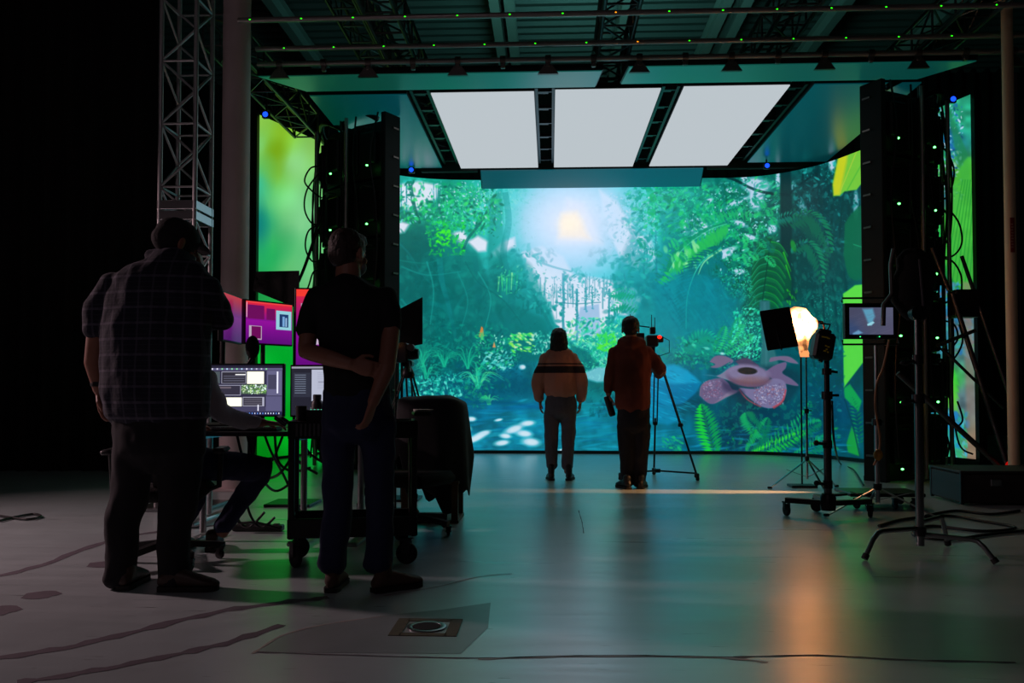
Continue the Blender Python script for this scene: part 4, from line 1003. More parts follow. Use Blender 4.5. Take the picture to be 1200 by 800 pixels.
def ui_pink(kind):
    C = ui_canvas(600, 360, (150,20,150)); t = C.Y/360; top = np.array((235,40,60))/255; bot = np.array((128,14,150))/255
    C.a[:] = top + (bot-top)*np.clip(t*2.2, 0, 1)[..., None]
    C.a[:] = np.where((t > .45)[..., None], np.array((150,16,158))/255 + (np.array((92,10,120))/255-np.array((150,16,158))/255)*((t-.45)/.55)[..., None], C.a)
    if kind == 0:
        R(C,0,0,600,12,(240,70,70)); R(C,20,30,230,150,(110,14,92)); R(C,260,50,370,150,(112,14,92)); R(C,40,210,200,330,(190,170,190)); R(C,70,215,190,320,(110,12,90))
        R(C,385,60,590,230,(150,210,225)); R(C,430,90,550,205,(30,60,110)); R(C,470,110,500,200,(120,170,220)); R(C,510,120,530,200,(150,190,230)); R(C,6,10,14,140,(240,200,220))
    if kind == 2:
        R(C,0,0,600,30,(250,60,50)); R(C,60,60,540,110,(190,150,180)); R(C,60,120,540,240,(200,180,205))
    if kind == 3: C.a *= .8
    return C
M1 = screen_mat('editor_picture', ui_main().a, 1.25); M2 = screen_mat('document_picture', ui_doc().a, 1.1)
K0 = screen_mat('pink_picture_windows', ui_pink(0).a, .95); K1 = screen_mat('pink_picture_plain', ui_pink(3).a, .95); K2 = screen_mat('pink_picture_tall', ui_pink(2).a, .95)

# desks
TOP = mat('black_laminate', (26,25,27), .4)
def desk(x0, x1, y0, y1, z, lab, legx):
    e = empty('desk', ((x0+x1)/2, (y0+y1)/2, 0), lab, 'desk'); MB().box(((x0+x1)/2,(y0+y1)/2,z-.015),(x1-x0,y1-y0,.03),bev=.005).build('desk_top', TOP, e)
    for x in legx:
        for y in ((y0+y1)/2,):
            l = MB(); l.tube([(x,y,.06),(x,y,z-.03)], .022, 14); l.box((x,y,.03),(.07,(y1-y0)*.85,.03),bev=.008); l.box((x,y,z-.045),(.06,(y1-y0)*.8,.03)); l.build('leg', ALU, e, 40)
            add_casters([(x,y0+.1,.3),(x,y1-.1,-.4)], e, .018, .016) if False else None
    return e
desk(-2.62,-1.16, 5.28, 5.88, .74, 'long black desk on silver legs carrying the two white window monitors', (-2.3,-1.625,-1.245))
desk(-2.75,-1.42, 6.0, 6.85, .74, 'black rear desk beneath the magenta monitors', (-2.6,-1.56))
monitor('monitor', (-2.02,5.50,1.0), .54, .325, .02, M1, 'wide lit monitor full of editor windows on the long desk', .74)
monitor('monitor', (-1.44,5.52,.995), .53, .32, -.12, M2, 'monitor with pale document window, partly behind the man in the black shirt', .74)
def mon_edges(pl, pr, Yl, Yr, lab, m, foot):
    """monitor from its left/right vertical edges: (px, ytop, ybot) with their depths"""
    a = P(pl[0], (pl[1]+pl[2])/2, Yl); b = P(pr[0], (pr[1]+pr[2])/2, Yr); ht = (P(pl[0],pl[1],Yl).z-P(pl[0],pl[2],Yl).z); d = b-a
    return monitor('monitor', (a+b)/2, V(d.x,d.y,0).length, ht, math.atan2(d.y, d.x), m, lab, foot)
mon_edges((288,351,400),(342,358.5,405), 6.25, 6.62, 'magenta and red monitor with dark windows and a small blue picture, middle of three', K0, .74)
mon_edges((262,341,396),(284,352,403), 5.95, 6.42, 'narrow seen magenta monitor angled at the elbow of the man in plaid', K1, .74)
mon_edges((347,339,436),(401,339,436), 6.05, 6.12, 'tall upright magenta monitor behind the man in the black shirt', K2, .74)
# black flag panel over the monitors
e = empty('shading_flag', tuple(P(322,457,7.4).xy)+(0,), 'black shading panel on a stand rising above the middle magenta monitor', 'flag')
q = [P(300,318,7.4), P(350,317,7.2), P(350,362,7.2), P(296,340,7.4)]
MB().prism(q, (0,0,0), (0,.02,0)).build('panel', DULL, e); c0 = (q[1]+q[2])/2
MB().tube([V(c0.x-.1,7.42,.02), V(c0.x-.1,7.42,1.9)], .013, 10).build('pole', DKM, e, 50)
MB().box((c0.x-.1,7.42,.012),(.4,.4,.024),bev=.005).build('base_plate', DKM, e)
# things on the desks
def keyboard(x, y, z, rz, lab):
    M = Matrix.Rotation(rz,3,'Z'); e = empty('keyboard', (x,y,z), lab, 'keyboard'); MB().box((x,y,z+.010),(.42,.13,.018),rz=rz,bev=.004).build('tray', BLK, e)
    k = MB()
    for r_ in range(5):
        for c_ in range(15): k.box(V(x,y,z+.022)+M@V(-.19+c_*.0271,-.048+r_*.024,0),(.022,.019,.006),rz=rz)
    k.build('keys', GRY, e)
keyboard(-1.94,5.39,.741,.02,'black keyboard under the seated person\'s hand')
e = empty('water_bottle', (-1.49,5.40,.741), 'black cylindrical flask standing on the desk under the document monitor', 'flask')
MB().lathe((-1.49,5.40,.741),[(.036,0),(.038,.01),(.038,.17),(.03,.19),(.024,.20)],20).build('body', BLK, e, 40); MB().lathe((-1.49,5.40,.941),[(.027,0),(.027,.028),(.022,.032)],20).build('lid', GRY, e, 40)
e = empty('microphone', (-2.30,5.98,.0), None, None)
bpy.data.objects.remove(e)
mx, my = -2.15, 6.07
e = empty('desk_microphone', (mx,my,.741), 'black foam covered microphone on a bent arm before the magenta monitors', 'microphone')
MB().ell((mx,my,1.31),(.05,.05,.085)).build('foam_cover', DULL, e, 60); MB().tube([(mx,my,.76),(mx-.05,my,.95),(mx-.09,my+.02,1.12),(mx,my,1.24)], .011, 10).build('arm', DKM, e, 60); MB().lathe((mx,my,.741),[(.06,0),(.06,.02),(.05,.024)],24).build('base', DKM, e, 40)
e = empty('headphones', (-2.40,6.4,.741), 'dark headphones lying on the rear desk by the elbow of the man in plaid', 'headphones')
MB().tube([(-2.40+.08*math.cos(a/8*pi),6.4,.83+.09*math.sin(a/8*pi)) for a in range(9)], .009, 8).build('band', DKM, e, 60)
for s_ in (-1,1): MB().ell((-2.40+s_*.08,6.4,.79),(.022,.04,.048)).build('ear_cup', BLK, e, 60)

# utility cart in front
ang = math.radians(13); cc_ = Gd(342,667); cr = Gd(482,654); dvec = (cr-cc_); ang = math.radians(12); Lc = dvec.x/math.cos(ang)
CM = Matrix.Rotation(ang,3,'Z'); co = V(cc_.x,cc_.y,0)-CM@V(.03,-.02,0); CL, CW = Lc+.10, .36
def cw(x,y,z): return co + CM@V(x,y,z)
e = empty('utility_cart', tuple(cw(CL/2,CW/2,0)), 'black two tray rolling utility cart behind the legs of the man in the black shirt', 'cart')
def tray(z, h, nm):
    mb = MB(); 
    mb.box(cw(CL/2,CW/2,z),(CL,CW,.02),rz=ang,bev=.004)
    mb.box(cw(CL/2,.012,z+h/2),(CL,.024,h),rz=ang,bev=.005); mb.box(cw(CL/2,CW-.012,z+h/2),(CL,.024,h),rz=ang,bev=.005)
    mb.box(cw(.012,CW/2,z+h/2),(.024,CW,h),rz=ang,bev=.005); mb.box(cw(CL-.012,CW/2,z+h/2),(.024,CW,h),rz=ang,bev=.005); return mb.build(nm, MBLK, e)
tray(.175,.10,'lower_tray'); tray(.735,.09,'upper_tray')
for x in (.02,CL-.02):
    for y in (.02,CW-.02): MB().box(cw(x,y,.49),(.035,.035,.66),rz=ang,bev=.006).build('post', MBLK, e)
MB().box(cw(CL+.03,CW/2,.86),(.10,CW*.8,.02),rz=ang,bev=.005).build('side_shelf', MBLK, e)
MB().tube([cw(-.015,.06,.80),cw(-.07,.06,.84),cw(-.07,CW-.06,.84),cw(-.015,CW-.06,.80)],.012,10).build('push_handle', DKM, e, 60)
sp_ = MB()
for i in range(9): sp_.box(cw(.05+i*.024,-.002,.775),(.012,.010,.07),rz=ang)
sp_.build('vent_slats', GRY, e)
add_casters([tuple(cw(x,y,0).xy)+(ang+.5+i*.8,) for i,(x,y) in enumerate(((.045,.03),(CL-.06,.03),(.045,CW-.05),(CL-.06,CW-.05)))], e, .062, .03)
q = cw(CL+.03,CW*.35,.872); e = empty('paper_stack', tuple(q), 'small pad of white papers on the cart\'s side shelf', 'papers'); mb = MB()
for i in range(5): mb.box(q+V(.002*i,.001*i,.0015+i*.003),(.09,.13,.0025),rz=ang+.05*i)
mb.build('sheets', PAPER, e)
q = cw(.20,.20,.746); e = empty('audio_box', tuple(q), 'small black box with a row of green lights inside the cart top', 'electronics box')
MB().box(q+V(0,0,.07),(.22,.2,.14),rz=ang,bev=.006).build('casing', BLK, e); mb = MB()
for i in range(9): mb.box(q+CM@V(-.08+i*.02,-.09,.142),(.008,.006,.003),rz=ang)
mb.build('light_row', emit('teal_led', (90,230,180), .9), e)
q = cw(.052,.28,.746); e = empty('pen_cup', tuple(q), 'black cup standing upright on the utility cart', 'cup'); MB().lathe(q,[(.03,0),(.034,.16),(.031,.16),(.028,.005)],20).build('cup', BLK, e, 40)

# black cloth draped over gear, wooden crate
q = P(499,457,6.35); bx, by = q.x, 6.62
e = empty('wooden_crate', (bx+.02,by,0), 'plain wooden crate on the floor half under the black cloth', 'crate'); mb = MB()
for z in (.012,.30): mb.box((bx+.02,by,z),(.44,.42,.024),bev=.003)
mb.build('boards', WOOD, e)
for sx,sy in ((-1,-1),(1,-1),(1,1),(-1,1)): MB().box((bx+.02+sx*.19,by+sy*.18,.157),(.05,.05,.266),bev=.003).build('corner_post', WOOD, e)
MB().box((bx+.02,by+.05,.56),(.40,.36,.47),bev=.02).build('stored_case', MBLK, e) 
rnd = random.Random(4); mb = MB(); rows, cols = 26, 72; vs = []
def clz(t, a): return .96 - .03*math.cos(a*3)*t
for i in range(rows):
    t = i/(rows-1)
    for j in range(cols):
        a = 2*pi*j/cols; fold = math.sin(a*9+1.3*math.sin(a*2))*.5+math.sin(a*5+2)*.5
        if t < .25: rr_ = (t/.25)**.8; z = .96-.05*rr_**3+.015*math.sin(x_*0) if False else .96-.05*rr_**3; k = rr_
        else:
            u = (t-.25)/.75; hem = .27+.17*math.sin(a*2+.6)+.09*math.sin(a*7)+.04*math.sin(a*13); hem = max(.08, hem); z = .91+(hem-.91)*u; k = 1+.13*u+.17*u*fold*(.6+.4*math.sin(a*3))
        x = bx+.005+.27*k*math.copysign(abs(math.cos(a))**.9, math.cos(a)); y = by+.04+.25*k*math.copysign(abs(math.sin(a))**.9, math.sin(a))
        z += .02*mnoise.noise(V(x*6,y*6,z*6)); vs.append(V(x,y,z))
vs2 = []
fs = [(i*cols+j,i*cols+(j+1)%cols,(i+1)*cols+(j+1)%cols,(i+1)*cols+j) for i in range(rows-1) for j in range(cols)]
mb.add(vs, fs); o = mb.build('black_cloth', mat('black_cloth_fabric', (24,22,24), .95, bump=.5, nscale=9, sheen=.3), smooth=80)
sm = o.modifiers.new('thickness','SOLIDIFY'); sm.thickness = .006
tag(o, 'black cloth draped in folds over equipment, right of the utility cart', 'cloth'); o['label'] = 'black cloth draped in folds over equipment beside the utility cart'

# tripods
def tripod(x, y, top, spread, lab, angs, zsp=.06, r=.014, m=MBLK, name='camera_tripod', rfoot=True):
    e = empty(name, (x,y,0), lab, 'tripod')
    MB().lathe((x,y,top-.06),[(.05,0),(.06,.03),(.045,.07),(.03,.10)],20).build('head', m, e, 40)
    for a in angs:
        f = V(x+spread*math.cos(a), y+spread*math.sin(a), .03); h = V(x+.04*math.cos(a), y+.04*math.sin(a), top-.04); t = V(-math.sin(a), math.cos(a), 0)
        l = MB(); mid = h.lerp(f,.55)
        for s_ in (-1,1): l.tube([h+t*.022*s_, mid+t*.022*s_], r*.6, 8)
        l.tube([h.lerp(f,.5), f], r*.85, 10); l.box(mid, (.05,.05,.04), rz=a, bev=.006); l.box(h.lerp(f,.98), (.05,.05,.05), rz=a, bev=.01)
        lo = l.build('leg', m, e, 50); MB().lathe((f.x,f.y,0),[(.012,0),(.022,.01),(.02,.035),(.01,.05)],14).build('rubber_foot', RUB, lo, 40)
    sp = MB()
    for a in angs: sp.tube([(x,y,zsp+.03),(x+spread*.96*math.cos(a),y+spread*.96*math.sin(a),zsp+.02)], .010, 8)
    sp.lathe((x,y,zsp+.01),[(.035,0),(.035,.04)],16); sp.build('floor_spreader', m, e, 50)
    return e
tx, ty = P(770,457,9.75).x, 9.75
tripod(tx, ty, 1.36, .46, 'black camera tripod with floor spreader beside the man in the brown hoodie', (math.radians(-25), math.radians(200), math.radians(88)))
cp = V(tx-.06, ty, 1.405)
e = empty('cinema_camera', tuple(cp), 'small camera rig with antennas and red light on the tripod by the hoodie man', 'camera')
MB().box(cp+V(0,0,.15),(.13,.24,.13),bev=.012).build('body', BLK, e); MB().lathe(cp+V(0,.12,.15),[(.045,0),(.045,.1),(.055,.11),(.055,.17)],20,Matrix.Rotation(-pi/2,3,'X')).build('lens', BLK, e, 40)
MB().box(cp+V(.01,-.02,.27),(.06,.10,.08),bev=.008).build('top_receiver', BLK, e); MB().box(cp+V(-.14,0,.20),(.12,.03,.09),bev=.006).build('side_monitor', BLK, e)
mb = MB()
for dx,h in ((.0,.15),(.035,.12)): mb.tube([cp+V(dx,-.02,.30),cp+V(dx,-.02,.30+h)],.005,6)
mb.build('antenna', BLK, e); MB().tube([cp+V(-.26,0,.34),cp+V(-.02,0,.31)],.008,6).build('arm', MBLK, e); MB().tube([cp+V(-.24,0,.26),cp+V(-.24,0,.46)],.004,6).build('rod', MBLK, e)
MB().box(cp+V(.10,-.02,.17),(.06,.05,.07),bev=.008).build('grip', BLK, e); MB().ell(cp+V(.075,-.125,.19),(.024,.010,.02)).build('tally_light', emit('tally_red', (255,30,15), 3.0), e, 60)
MB().tube([cp+V(.12,0,.2),cp+V(.2,0,.16),cp+V(.2,0,.02),cp+V(.08,0,-.02)],.005,6).build('cable', CABLE, e, 60)
MB().box(cp+V(0,0,.05),(.07,.12,.09),bev=.01).build('mount_plate', MBLK, e)

# camera with flag, between the black shirt man and the jungle
q = P(478,430,7.2); qx, qy = q.x, 7.2
tripod(qx, qy, 1.16, .42, 'black camera tripod standing behind the cloth covered gear', (math.radians(90), math.radians(-30), math.radians(210)), zsp=.35)
cp = V(qx, qy, 1.205)
e = empty('studio_camera', tuple(cp), 'black studio camera on the tripod behind the draped black cloth', 'camera')
MB().box(cp+V(-.06,0,.11),(.16,.3,.16),bev=.015).build('body', BLK, e); MB().lathe(cp+V(.0,-.05,.10),[(.045,0),(.05,.06),(.04,.10)],18,Matrix.Rotation(pi/2,3,'Y')).build('lens', BLK, e, 40)
MB().lathe(cp+V(.05,-.10,.15),[(.03,0),(.03,.08)],16,Matrix.Rotation(pi/2,3,'X')).build('knob', GRY, e, 40); MB().box(cp+V(0,0,.02),(.09,.14,.05),bev=.008).build('mount_plate', MBLK, e)
MB().tube([cp+V(.02,-.1,.04),cp+V(.07,-.3,-.06)],.009,8).build('pan_handle', MBLK, e, 50)
e = empty('black_flag', tuple(P(481,457,7.75).xy)+(0,), 'small black light flag on a stand between the black shirt man and the jungle', 'flag')
q = [P(468,362,7.75),P(495,348,7.65),P(495,403,7.65),P(468,408,7.75)]; MB().prism(q,(0,0,0),(0,.015,0)).build('panel', DULL, e)
c0 = q[0]; MB().tube([V(c0.x+.02,7.78,.02),V(c0.x+.02,7.78,1.75)],.012,10).build('pole', DKM, e, 50); MB().box((c0.x+.02,7.78,.01),(.34,.34,.02),bev=.004).build('base_plate', DKM, e)
q = P(464,397,7.0); e = empty('candle_bulb_lamp', (q.x,q.y,0), 'small glowing orange tube lamp on a thin stand by the black shirt man\'s elbow', 'lamp')
mb = MB().lathe(q+V(0,0,-.06),[(.016,0),(.019,.04),(.016,.09),(.01,.12)],14); mb.build('bulb', emit('warm_bulb', (255,150,70), 1.6), e, 50)
MB().ell(q+V(-.004,0,.055),(.026,.02,.02)).build('glowing_tip', emit('warm_bulb_tip', (255,190,110), 5), e, 60)
MB().tube([V(q.x,q.y,.02),V(q.x,q.y,q.z-.06)],.009,8).build('pole', DKM, e, 50); MB().lathe((q.x,q.y,0),[(.13,0),(.13,.015),(.11,.02)],24).build('base', DKM, e, 40)

# office chair builder
def office_chair(x, y, rz, lab, seat_z=.47, back=True, arms=True):
    M = Matrix.Rotation(rz,3,'Z'); c = V(x,y,0); f = lambda a,b,z: c+M@V(a,b,z)
    e = empty('office_chair', (x,y,0), lab, 'chair'); sp = []
    b = MB()
    for k in range(5):
        a = 2*pi*k/5+.3; t = f(.30*math.cos(a),.30*math.sin(a),.085); b.beam(f(.03*math.cos(a),.03*math.sin(a),.12), t, .045,.035); sp.append((t.x,t.y,a+rz+.7))
    b.lathe(f(0,0,.08),[(.05,0),(.05,.07),(.035,.09)],18); b.build('star_base', BLK, e); add_casters(sp, e, .028, .02)
    MB().lathe(f(0,0,.15),[(.026,0),(.026,.14),(.018,.14),(.018,seat_z-.23)],16).build('gas_column', DKM, e, 40)
    mb = MB().box(f(0,0,seat_z-.04),(.48,.46,.09),rz=rz,bev=.035); mb.build('seat', DULL, e, 60)
    if back:
        mb = MB().box(f(0,-.25,seat_z+.40),(.44,.07,.52),rz=rz,bev=.03); mb.build('backrest', DULL, e, 60); MB().beam(f(0,-.16,seat_z-.06),f(0,-.27,seat_z+.22),.07,.02).build('back_bracket', BLK, e)
    if arms:
        for s_ in (-1,1):
            ar = MB(); ar.tube([f(s_*.20,0,seat_z-.05),f(s_*.29,0,seat_z-.02),f(s_*.30,0,seat_z+.17)],.016,8); ar.box(f(s_*.30,.02,seat_z+.19),(.07,.27,.03),rz=rz,bev=.012); ar.build('armrest', BLK, e, 50)
    return e
office_chair(-2.22,4.86,.25,'black office chair that the seated person in grey uses', .46)
office_chair(-.93,6.05,1.2,'black office chair base showing past the utility cart wheels', .44, arms=False) if False else None
q = Gd(497,627)
e = office_chair(q.x-.10,q.y+.10,-2.0,'empty low black office stool seen past the cart beside the cloth', .42, back=False, arms=False)

# right side stands -----------------------------------------------------------
def light_stand(x, y, top, lab, angs, rad=.36, rp=.013, m=CHROME, zleg=.42, name='light_stand'):
    e = empty(name, (x,y,0), lab, 'light stand')
    MB().tube([(x,y,.10),(x,y,top*.55)],rp,12).build('lower_pole', m, e, 50); MB().tube([(x,y,top*.55),(x,y,top)],rp*.72,12).build('upper_pole', m, e, 50)
    c = MB(); c.lathe((x,y,top*.55-.03),[(rp*1.9,0),(rp*1.9,.05)],14); c.beam((x,y,top*.55),(x+.05,y,top*.55),.012); c.build('collar', MBLK, e, 40); MB().lathe((x,y,zleg-.02),[(rp*1.8,0),(rp*1.8,.05)],14).build('collar', MBLK, e, 40)
    for a in angs:
        f = V(x+rad*math.cos(a), y+rad*math.sin(a), .008); l = MB(); l.beam((x,y,zleg), f, .022,.010); lo = l.build('leg', m, e); MB().box(f+V(0,0,.006),(.045,.026,.022),rz=a,bev=.005).build('rubber_foot', RUB, lo)
    b = MB(); 
    for a in angs: b.beam((x,y,.12),(x+rad*.55*math.cos(a),y+rad*.55*math.sin(a),.12+(zleg-.12)*.45*0+.075),.012,.006)
    b.build('brace', m, e); return e
lx, ly = P(945,457,8.8).x, 8.8
light_stand(lx, ly, 1.44, 'thin silver light stand with spread legs under the glowing crumpled lamp', (math.radians(183), math.radians(-80), math.radians(25)), rad=.38, rp=.012, zleg=.30)
# glowing crumpled diffusion round a lamp
lp = V(lx-.02, ly, 1.44)
e = empty('wrapped_lamp', tuple(lp), 'blazing orange white lamp wrapped in crumpled diffusion on the thin silver stand', 'lamp')
out = [(923,362),(930,360),(943,361),(950,370),(958,376),(957,388),(950,393),(947,399),(945,412),(938,413),(935,400),(931,392),(927,384),(925,376),(922,370)]
def crumple(outl, Y, dep, seed, noisef=.009, n=5):
    rnd = random.Random(seed); pts = [P(a,b,Y) for a,b in outl]; c = sum(pts, V(0,0,0))/len(pts); vs = []; m = len(pts)
    for k in range(n):
        u = k/(n-1); ang_ = u*pi; s_ = math.sin(ang_)*.28+.72 if 0 < k < n-1 else .45
        for p in pts:
            q = c+(p-c)*s_; q = q+V(rnd.uniform(-1,1)*noisef, (u-.5)*dep+rnd.uniform(-1,1)*noisef, rnd.uniform(-1,1)*noisef)
            vs.append(q)
    fs = [(i*m+j, i*m+(j+1)%m, (i+1)*m+(j+1)%m, (i+1)*m+j) for i in range(n-1) for j in range(m)]
    fs += [tuple(range(m-1,-1,-1)), tuple(range((n-1)*m, n*m))]
    return MB().add(vs, fs)
FL = bpy.data.materials.new('glowing_diffusion'); FL.use_nodes = True; nt = FL.node_tree; b = nt.nodes['Principled BSDF']
b.inputs['Base Color'].default_value = (.8,.6,.4,1); nz = nt.nodes.new('ShaderNodeTexNoise'); nz.inputs['Scale'].default_value = 11; tc = nt.nodes.new('ShaderNodeTexCoord'); nt.links.new(tc.outputs['Object'], nz.inputs['Vector'])
# the sheet is brightest where the bulb stands behind it
dd = nt.nodes.new('ShaderNodeVectorMath'); dd.operation = 'DISTANCE'; dd.inputs[1].default_value = tuple(P(938,380,ly-.06)-lp); nt.links.new(tc.outputs['Object'], dd.inputs[0])
fo = nt.nodes.new('ShaderNodeMapRange'); fo.interpolation_type = 'SMOOTHSTEP'; fo.inputs['From Min'].default_value = .19; fo.inputs['From Max'].default_value = .02; fo.inputs['To Min'].default_value = .016; nt.links.new(dd.outputs['Value'], fo.inputs['Value'])
mr = nt.nodes.new('ShaderNodeMapRange'); mr.inputs['From Min'].default_value = .36; mr.inputs['From Max'].default_value = .6; mr.inputs['To Min'].default_value = 10; mr.inputs['To Max'].default_value = 95; nt.links.new(nz.outputs['Fac'], mr.inputs['Value'])
rp = nt.nodes.new('ShaderNodeMath'); rp.operation = 'MULTIPLY'; nt.links.new(fo.outputs[0], rp.inputs[0]); nt.links.new(mr.outputs[0], rp.inputs[1])
b.inputs['Emission Color'].default_value = (1,.36,.11,1); nt.links.new(rp.outputs[0], b.inputs['Emission Strength'])
crumple(out, ly-.06, .16, 3).build('diffusion_wrap', FL, e)
FS = mat('hot_skirt', (210,120,70), .6); 
sk = crumple([(938,408),(946,407),(948,414),(947,418),(939,418),(937,412)], ly-.04, .10, 5, .006, 4).build('skirt', emit('hot_skirt_glow', (255,150,90), 1.3), e)
MB().tube([lp+V(0,0,-.02), lp+V(.01,0,.10)],.02,10).build('spigot', DKM, e)
cpn = MB(); cpn.lathe(P(955,377,ly-.02),[(.05,-.01),(.055,.0),(.05,.014)],18,Matrix.Rotation(.2,3,'Y')); cpn.tube([P(953,376,ly-.02),P(964,377,ly-.02),P(966,384,ly-.02),P(967,398,ly-.05)],.010,8); cpn.build('yoke', mat('hot_metal', (120,70,50), .5, .6), e, 50)
# flag beside it
e = empty('black_flag', (P(912,457,9.0).x,9.0,0), 'big square black light flag glowing brown at one edge, beside the blazing lamp', 'flag')
q = [P(891,365,8.57),P(925,360,8.62),P(935,405,8.62),P(900,410,8.57)]; MB().prism(q,(0,0,0),(0,.012,0)).build('panel', mat('flag_cloth', (22,16,14), .9, bump=.3, nscale=60), e)
fr = MB()
for i in range(4): fr.tube([q[i]+V(0,.006,0),q[(i+1)%4]+V(0,.006,0)],.007,8)
fr.build('wire_frame', MBLK, e)
MB().tube([q[3]+V(.14,.02,.0), q[0]+V(.12,.03,-.02), q[0]+V(.16,.36,-.05), V(lx+.0,ly+.18,1.50), V(lx,ly+.18,.03)],.009,8).build('arm', DKM, e, 50)
MB().box((lx,ly+.18,.012),(.26,.2,.024),bev=.004).build('base_plate', DKM, e)
# rolling stand with ballast
sx, sy = P(969,457,6.75).x, 6.75
e = empty('rolling_stand', (sx,sy,0), 'heavy black rolling stand on casters carrying the yellow marked ballast', 'light stand')
MB().tube([(sx,sy,.12),(sx,sy,.98)],.030,16).build('lower_pole', mat('satin_pole', (84,88,88), .3, .9), e, 50); MB().tube([(sx,sy,.96),(sx,sy,1.24)],.021,14).build('upper_pole', DKM, e, 50)
mb = MB(); mb.lathe((sx,sy,.93),[(.042,0),(.042,.06)],18); mb.beam((sx,sy,.96),(sx+.09,sy,.96),.02); mb.build('collar', MBLK, e, 40); mb = MB(); mb.lathe((sx,sy,1.12),[(.036,0),(.036,.05)],18); mb.beam((sx,sy,1.15),(sx+.08,sy-.01,1.14),.02); mb.build('collar', MBLK, e, 40); MB().lathe((sx,sy,.07),[(.055,0),(.06,.04),(.06,.10),(.045,.13)],18).build('hub', MBLK, e, 40)
for z_ in (.58,.27): 
    k = MB(); k.tube([(sx,sy-.02,z_),(sx-.08,sy-.03,z_+.01)],.012,8); k.ell((sx-.095,sy-.03,z_+.012),(.022,.018,.022)); k.lathe((sx,sy,z_-.03),[(.036,0),(.036,.06)],16); k.build('locking_knob', MBLK, e, 50)
ends = [Gd(921,604), Gd(1020,606), V(sx+.04, sy+.42, 0)]
for q in ends: MB().beam((sx,sy,.125),(q.x,q.y,.125),.05,.04).build('leg', MBLK, e)
add_casters([(ends[0].x+.005,ends[0].y,.2),(ends[1].x,ends[1].y,-.5),(ends[2].x,ends[2].y,.9)], e, .048, .026)
q = V(sx-.03, sy-.03, 1.24); M = Matrix.Rotation(.18,3,'Y')
e = empty('ballast', tuple(q), 'black ballast box with worn yellow lettering hung on the rolling stand', 'electronics box')
b_ = MB(); b_.box(q+V(-.01,0,.10),(.155,.13,.21),M=M,bev=.02); b_.box(q+V(0,0,.215),(.10,.1,.03),M=M,bev=.01); b_.build('casing', BLK, e)
yl = MB()
for x_,z_,w_ in ((-.03,.165,.05),(.0,.16,.02),(-.01,.10,.014),(.01,.095,.018),(0,.075,.014),(-.012,.06,.02),(.012,.055,.012)): yl.box(q+V(-.012,-.067,0)+M@V(x_,0,z_-.10+.10),(w_,.003,.010),M=M)
yl.build('lettering', mat('yellow_print', (215,190,30), .5), e); MB().tube([q+V(.02,0,.20),q+V(.05,0,.27),q+V(-.03,0,.28)],.008,8).build('handle', DKM, e, 50)
MB().beam(q+V(-.01,-.0,.0)+V(-.02,0,-.02), q+V(-.01,0,.02),.03).build('hook', DKM, e)
# monitor on a tripod stand
C = Canvas(0,0,300,180,1); C.field([(0,0,(70,72,96)),(300,0,(84,86,110)),(0,180,(50,70,110)),(300,180,(80,78,104)),(150,90,(74,76,100))]); rnd = random.Random(1)
C.poly([(90,10),(160,6),(175,60),(165,80),(150,120),(125,100),(110,60)],(90,160,190),.9,8); C.poly([(120,110),(160,92),(172,100),(150,118),(124,122)],(150,215,230),.95,3); C.poly([(20,172),(60,150),(90,168),(60,180),(24,180)],(110,170,210),.8,5)
for _ in range(60): C.ell(rnd.uniform(0,300),rnd.uniform(0,180),rnd.uniform(10,40),2,-.3,(100,102,126),.2,.6)
MF = screen_mat('field_monitor_picture', C.a, 1.0)
mx, my = P(1024,457,7.0).x, 7.0
mo = P(1021,376,6.9); ew = monitor('field_monitor', mo, .35, .215, .06, MF, 'field monitor with a dim blue picture on a stand before the right wing', bez=.035, cat='monitor', thick=.05)
ew['label'] = 'field monitor with dim blue grey picture on a stand beside the ballast'
k = MB()
for dx in (-.09,.06): k.ell(mo+V(dx,-.008,-.125),(.005,.004,.004))
k.build('indicator', emit('green_led_small', (60,255,140), 2), ew)
hd = MB(); hd.tube([mo+V(-.22,.02,.15),mo+V(-.22,.02,.185),mo+V(.22,.02,.185),mo+V(.22,.02,.15)],.008,8); hd.tube([mo+V(-.22,.02,-.15),mo+V(-.22,.02,-.185),mo+V(.22,.02,-.185),mo+V(.22,.02,-.15)],.008,8); hd.build('guard_bar', MBLK, ew)
light_stand(mx+.02, my, 1.36, 'silver light stand holding up the field monitor', (math.radians(195), math.radians(-35), math.radians(80)), rad=.46, rp=.019, m=ALU, zleg=.22)
# low dolly behind
dq = Gd(1052,596)
e = empty('rolling_dolly', (dq.x,dq.y+.05,0), 'low black rolling dolly on small casters at the foot of the cable hung wing', 'dolly')
mb = MB(); mb.box((dq.x-.1,dq.y+.15,.12),(.62,.42,.03),bev=.006); mb.beam((dq.x-.42,dq.y+.02,.12),(dq.x-.7,dq.y-.02,.10),.05,.02); mb.build('platform', MBLK, e)
add_casters([(dq.x-.34,dq.y,.4),(dq.x-.03,dq.y-.02,.1),(dq.x+.14,dq.y,1.0),(dq.x+.14,dq.y+.3,.5)], e, .038, .02)
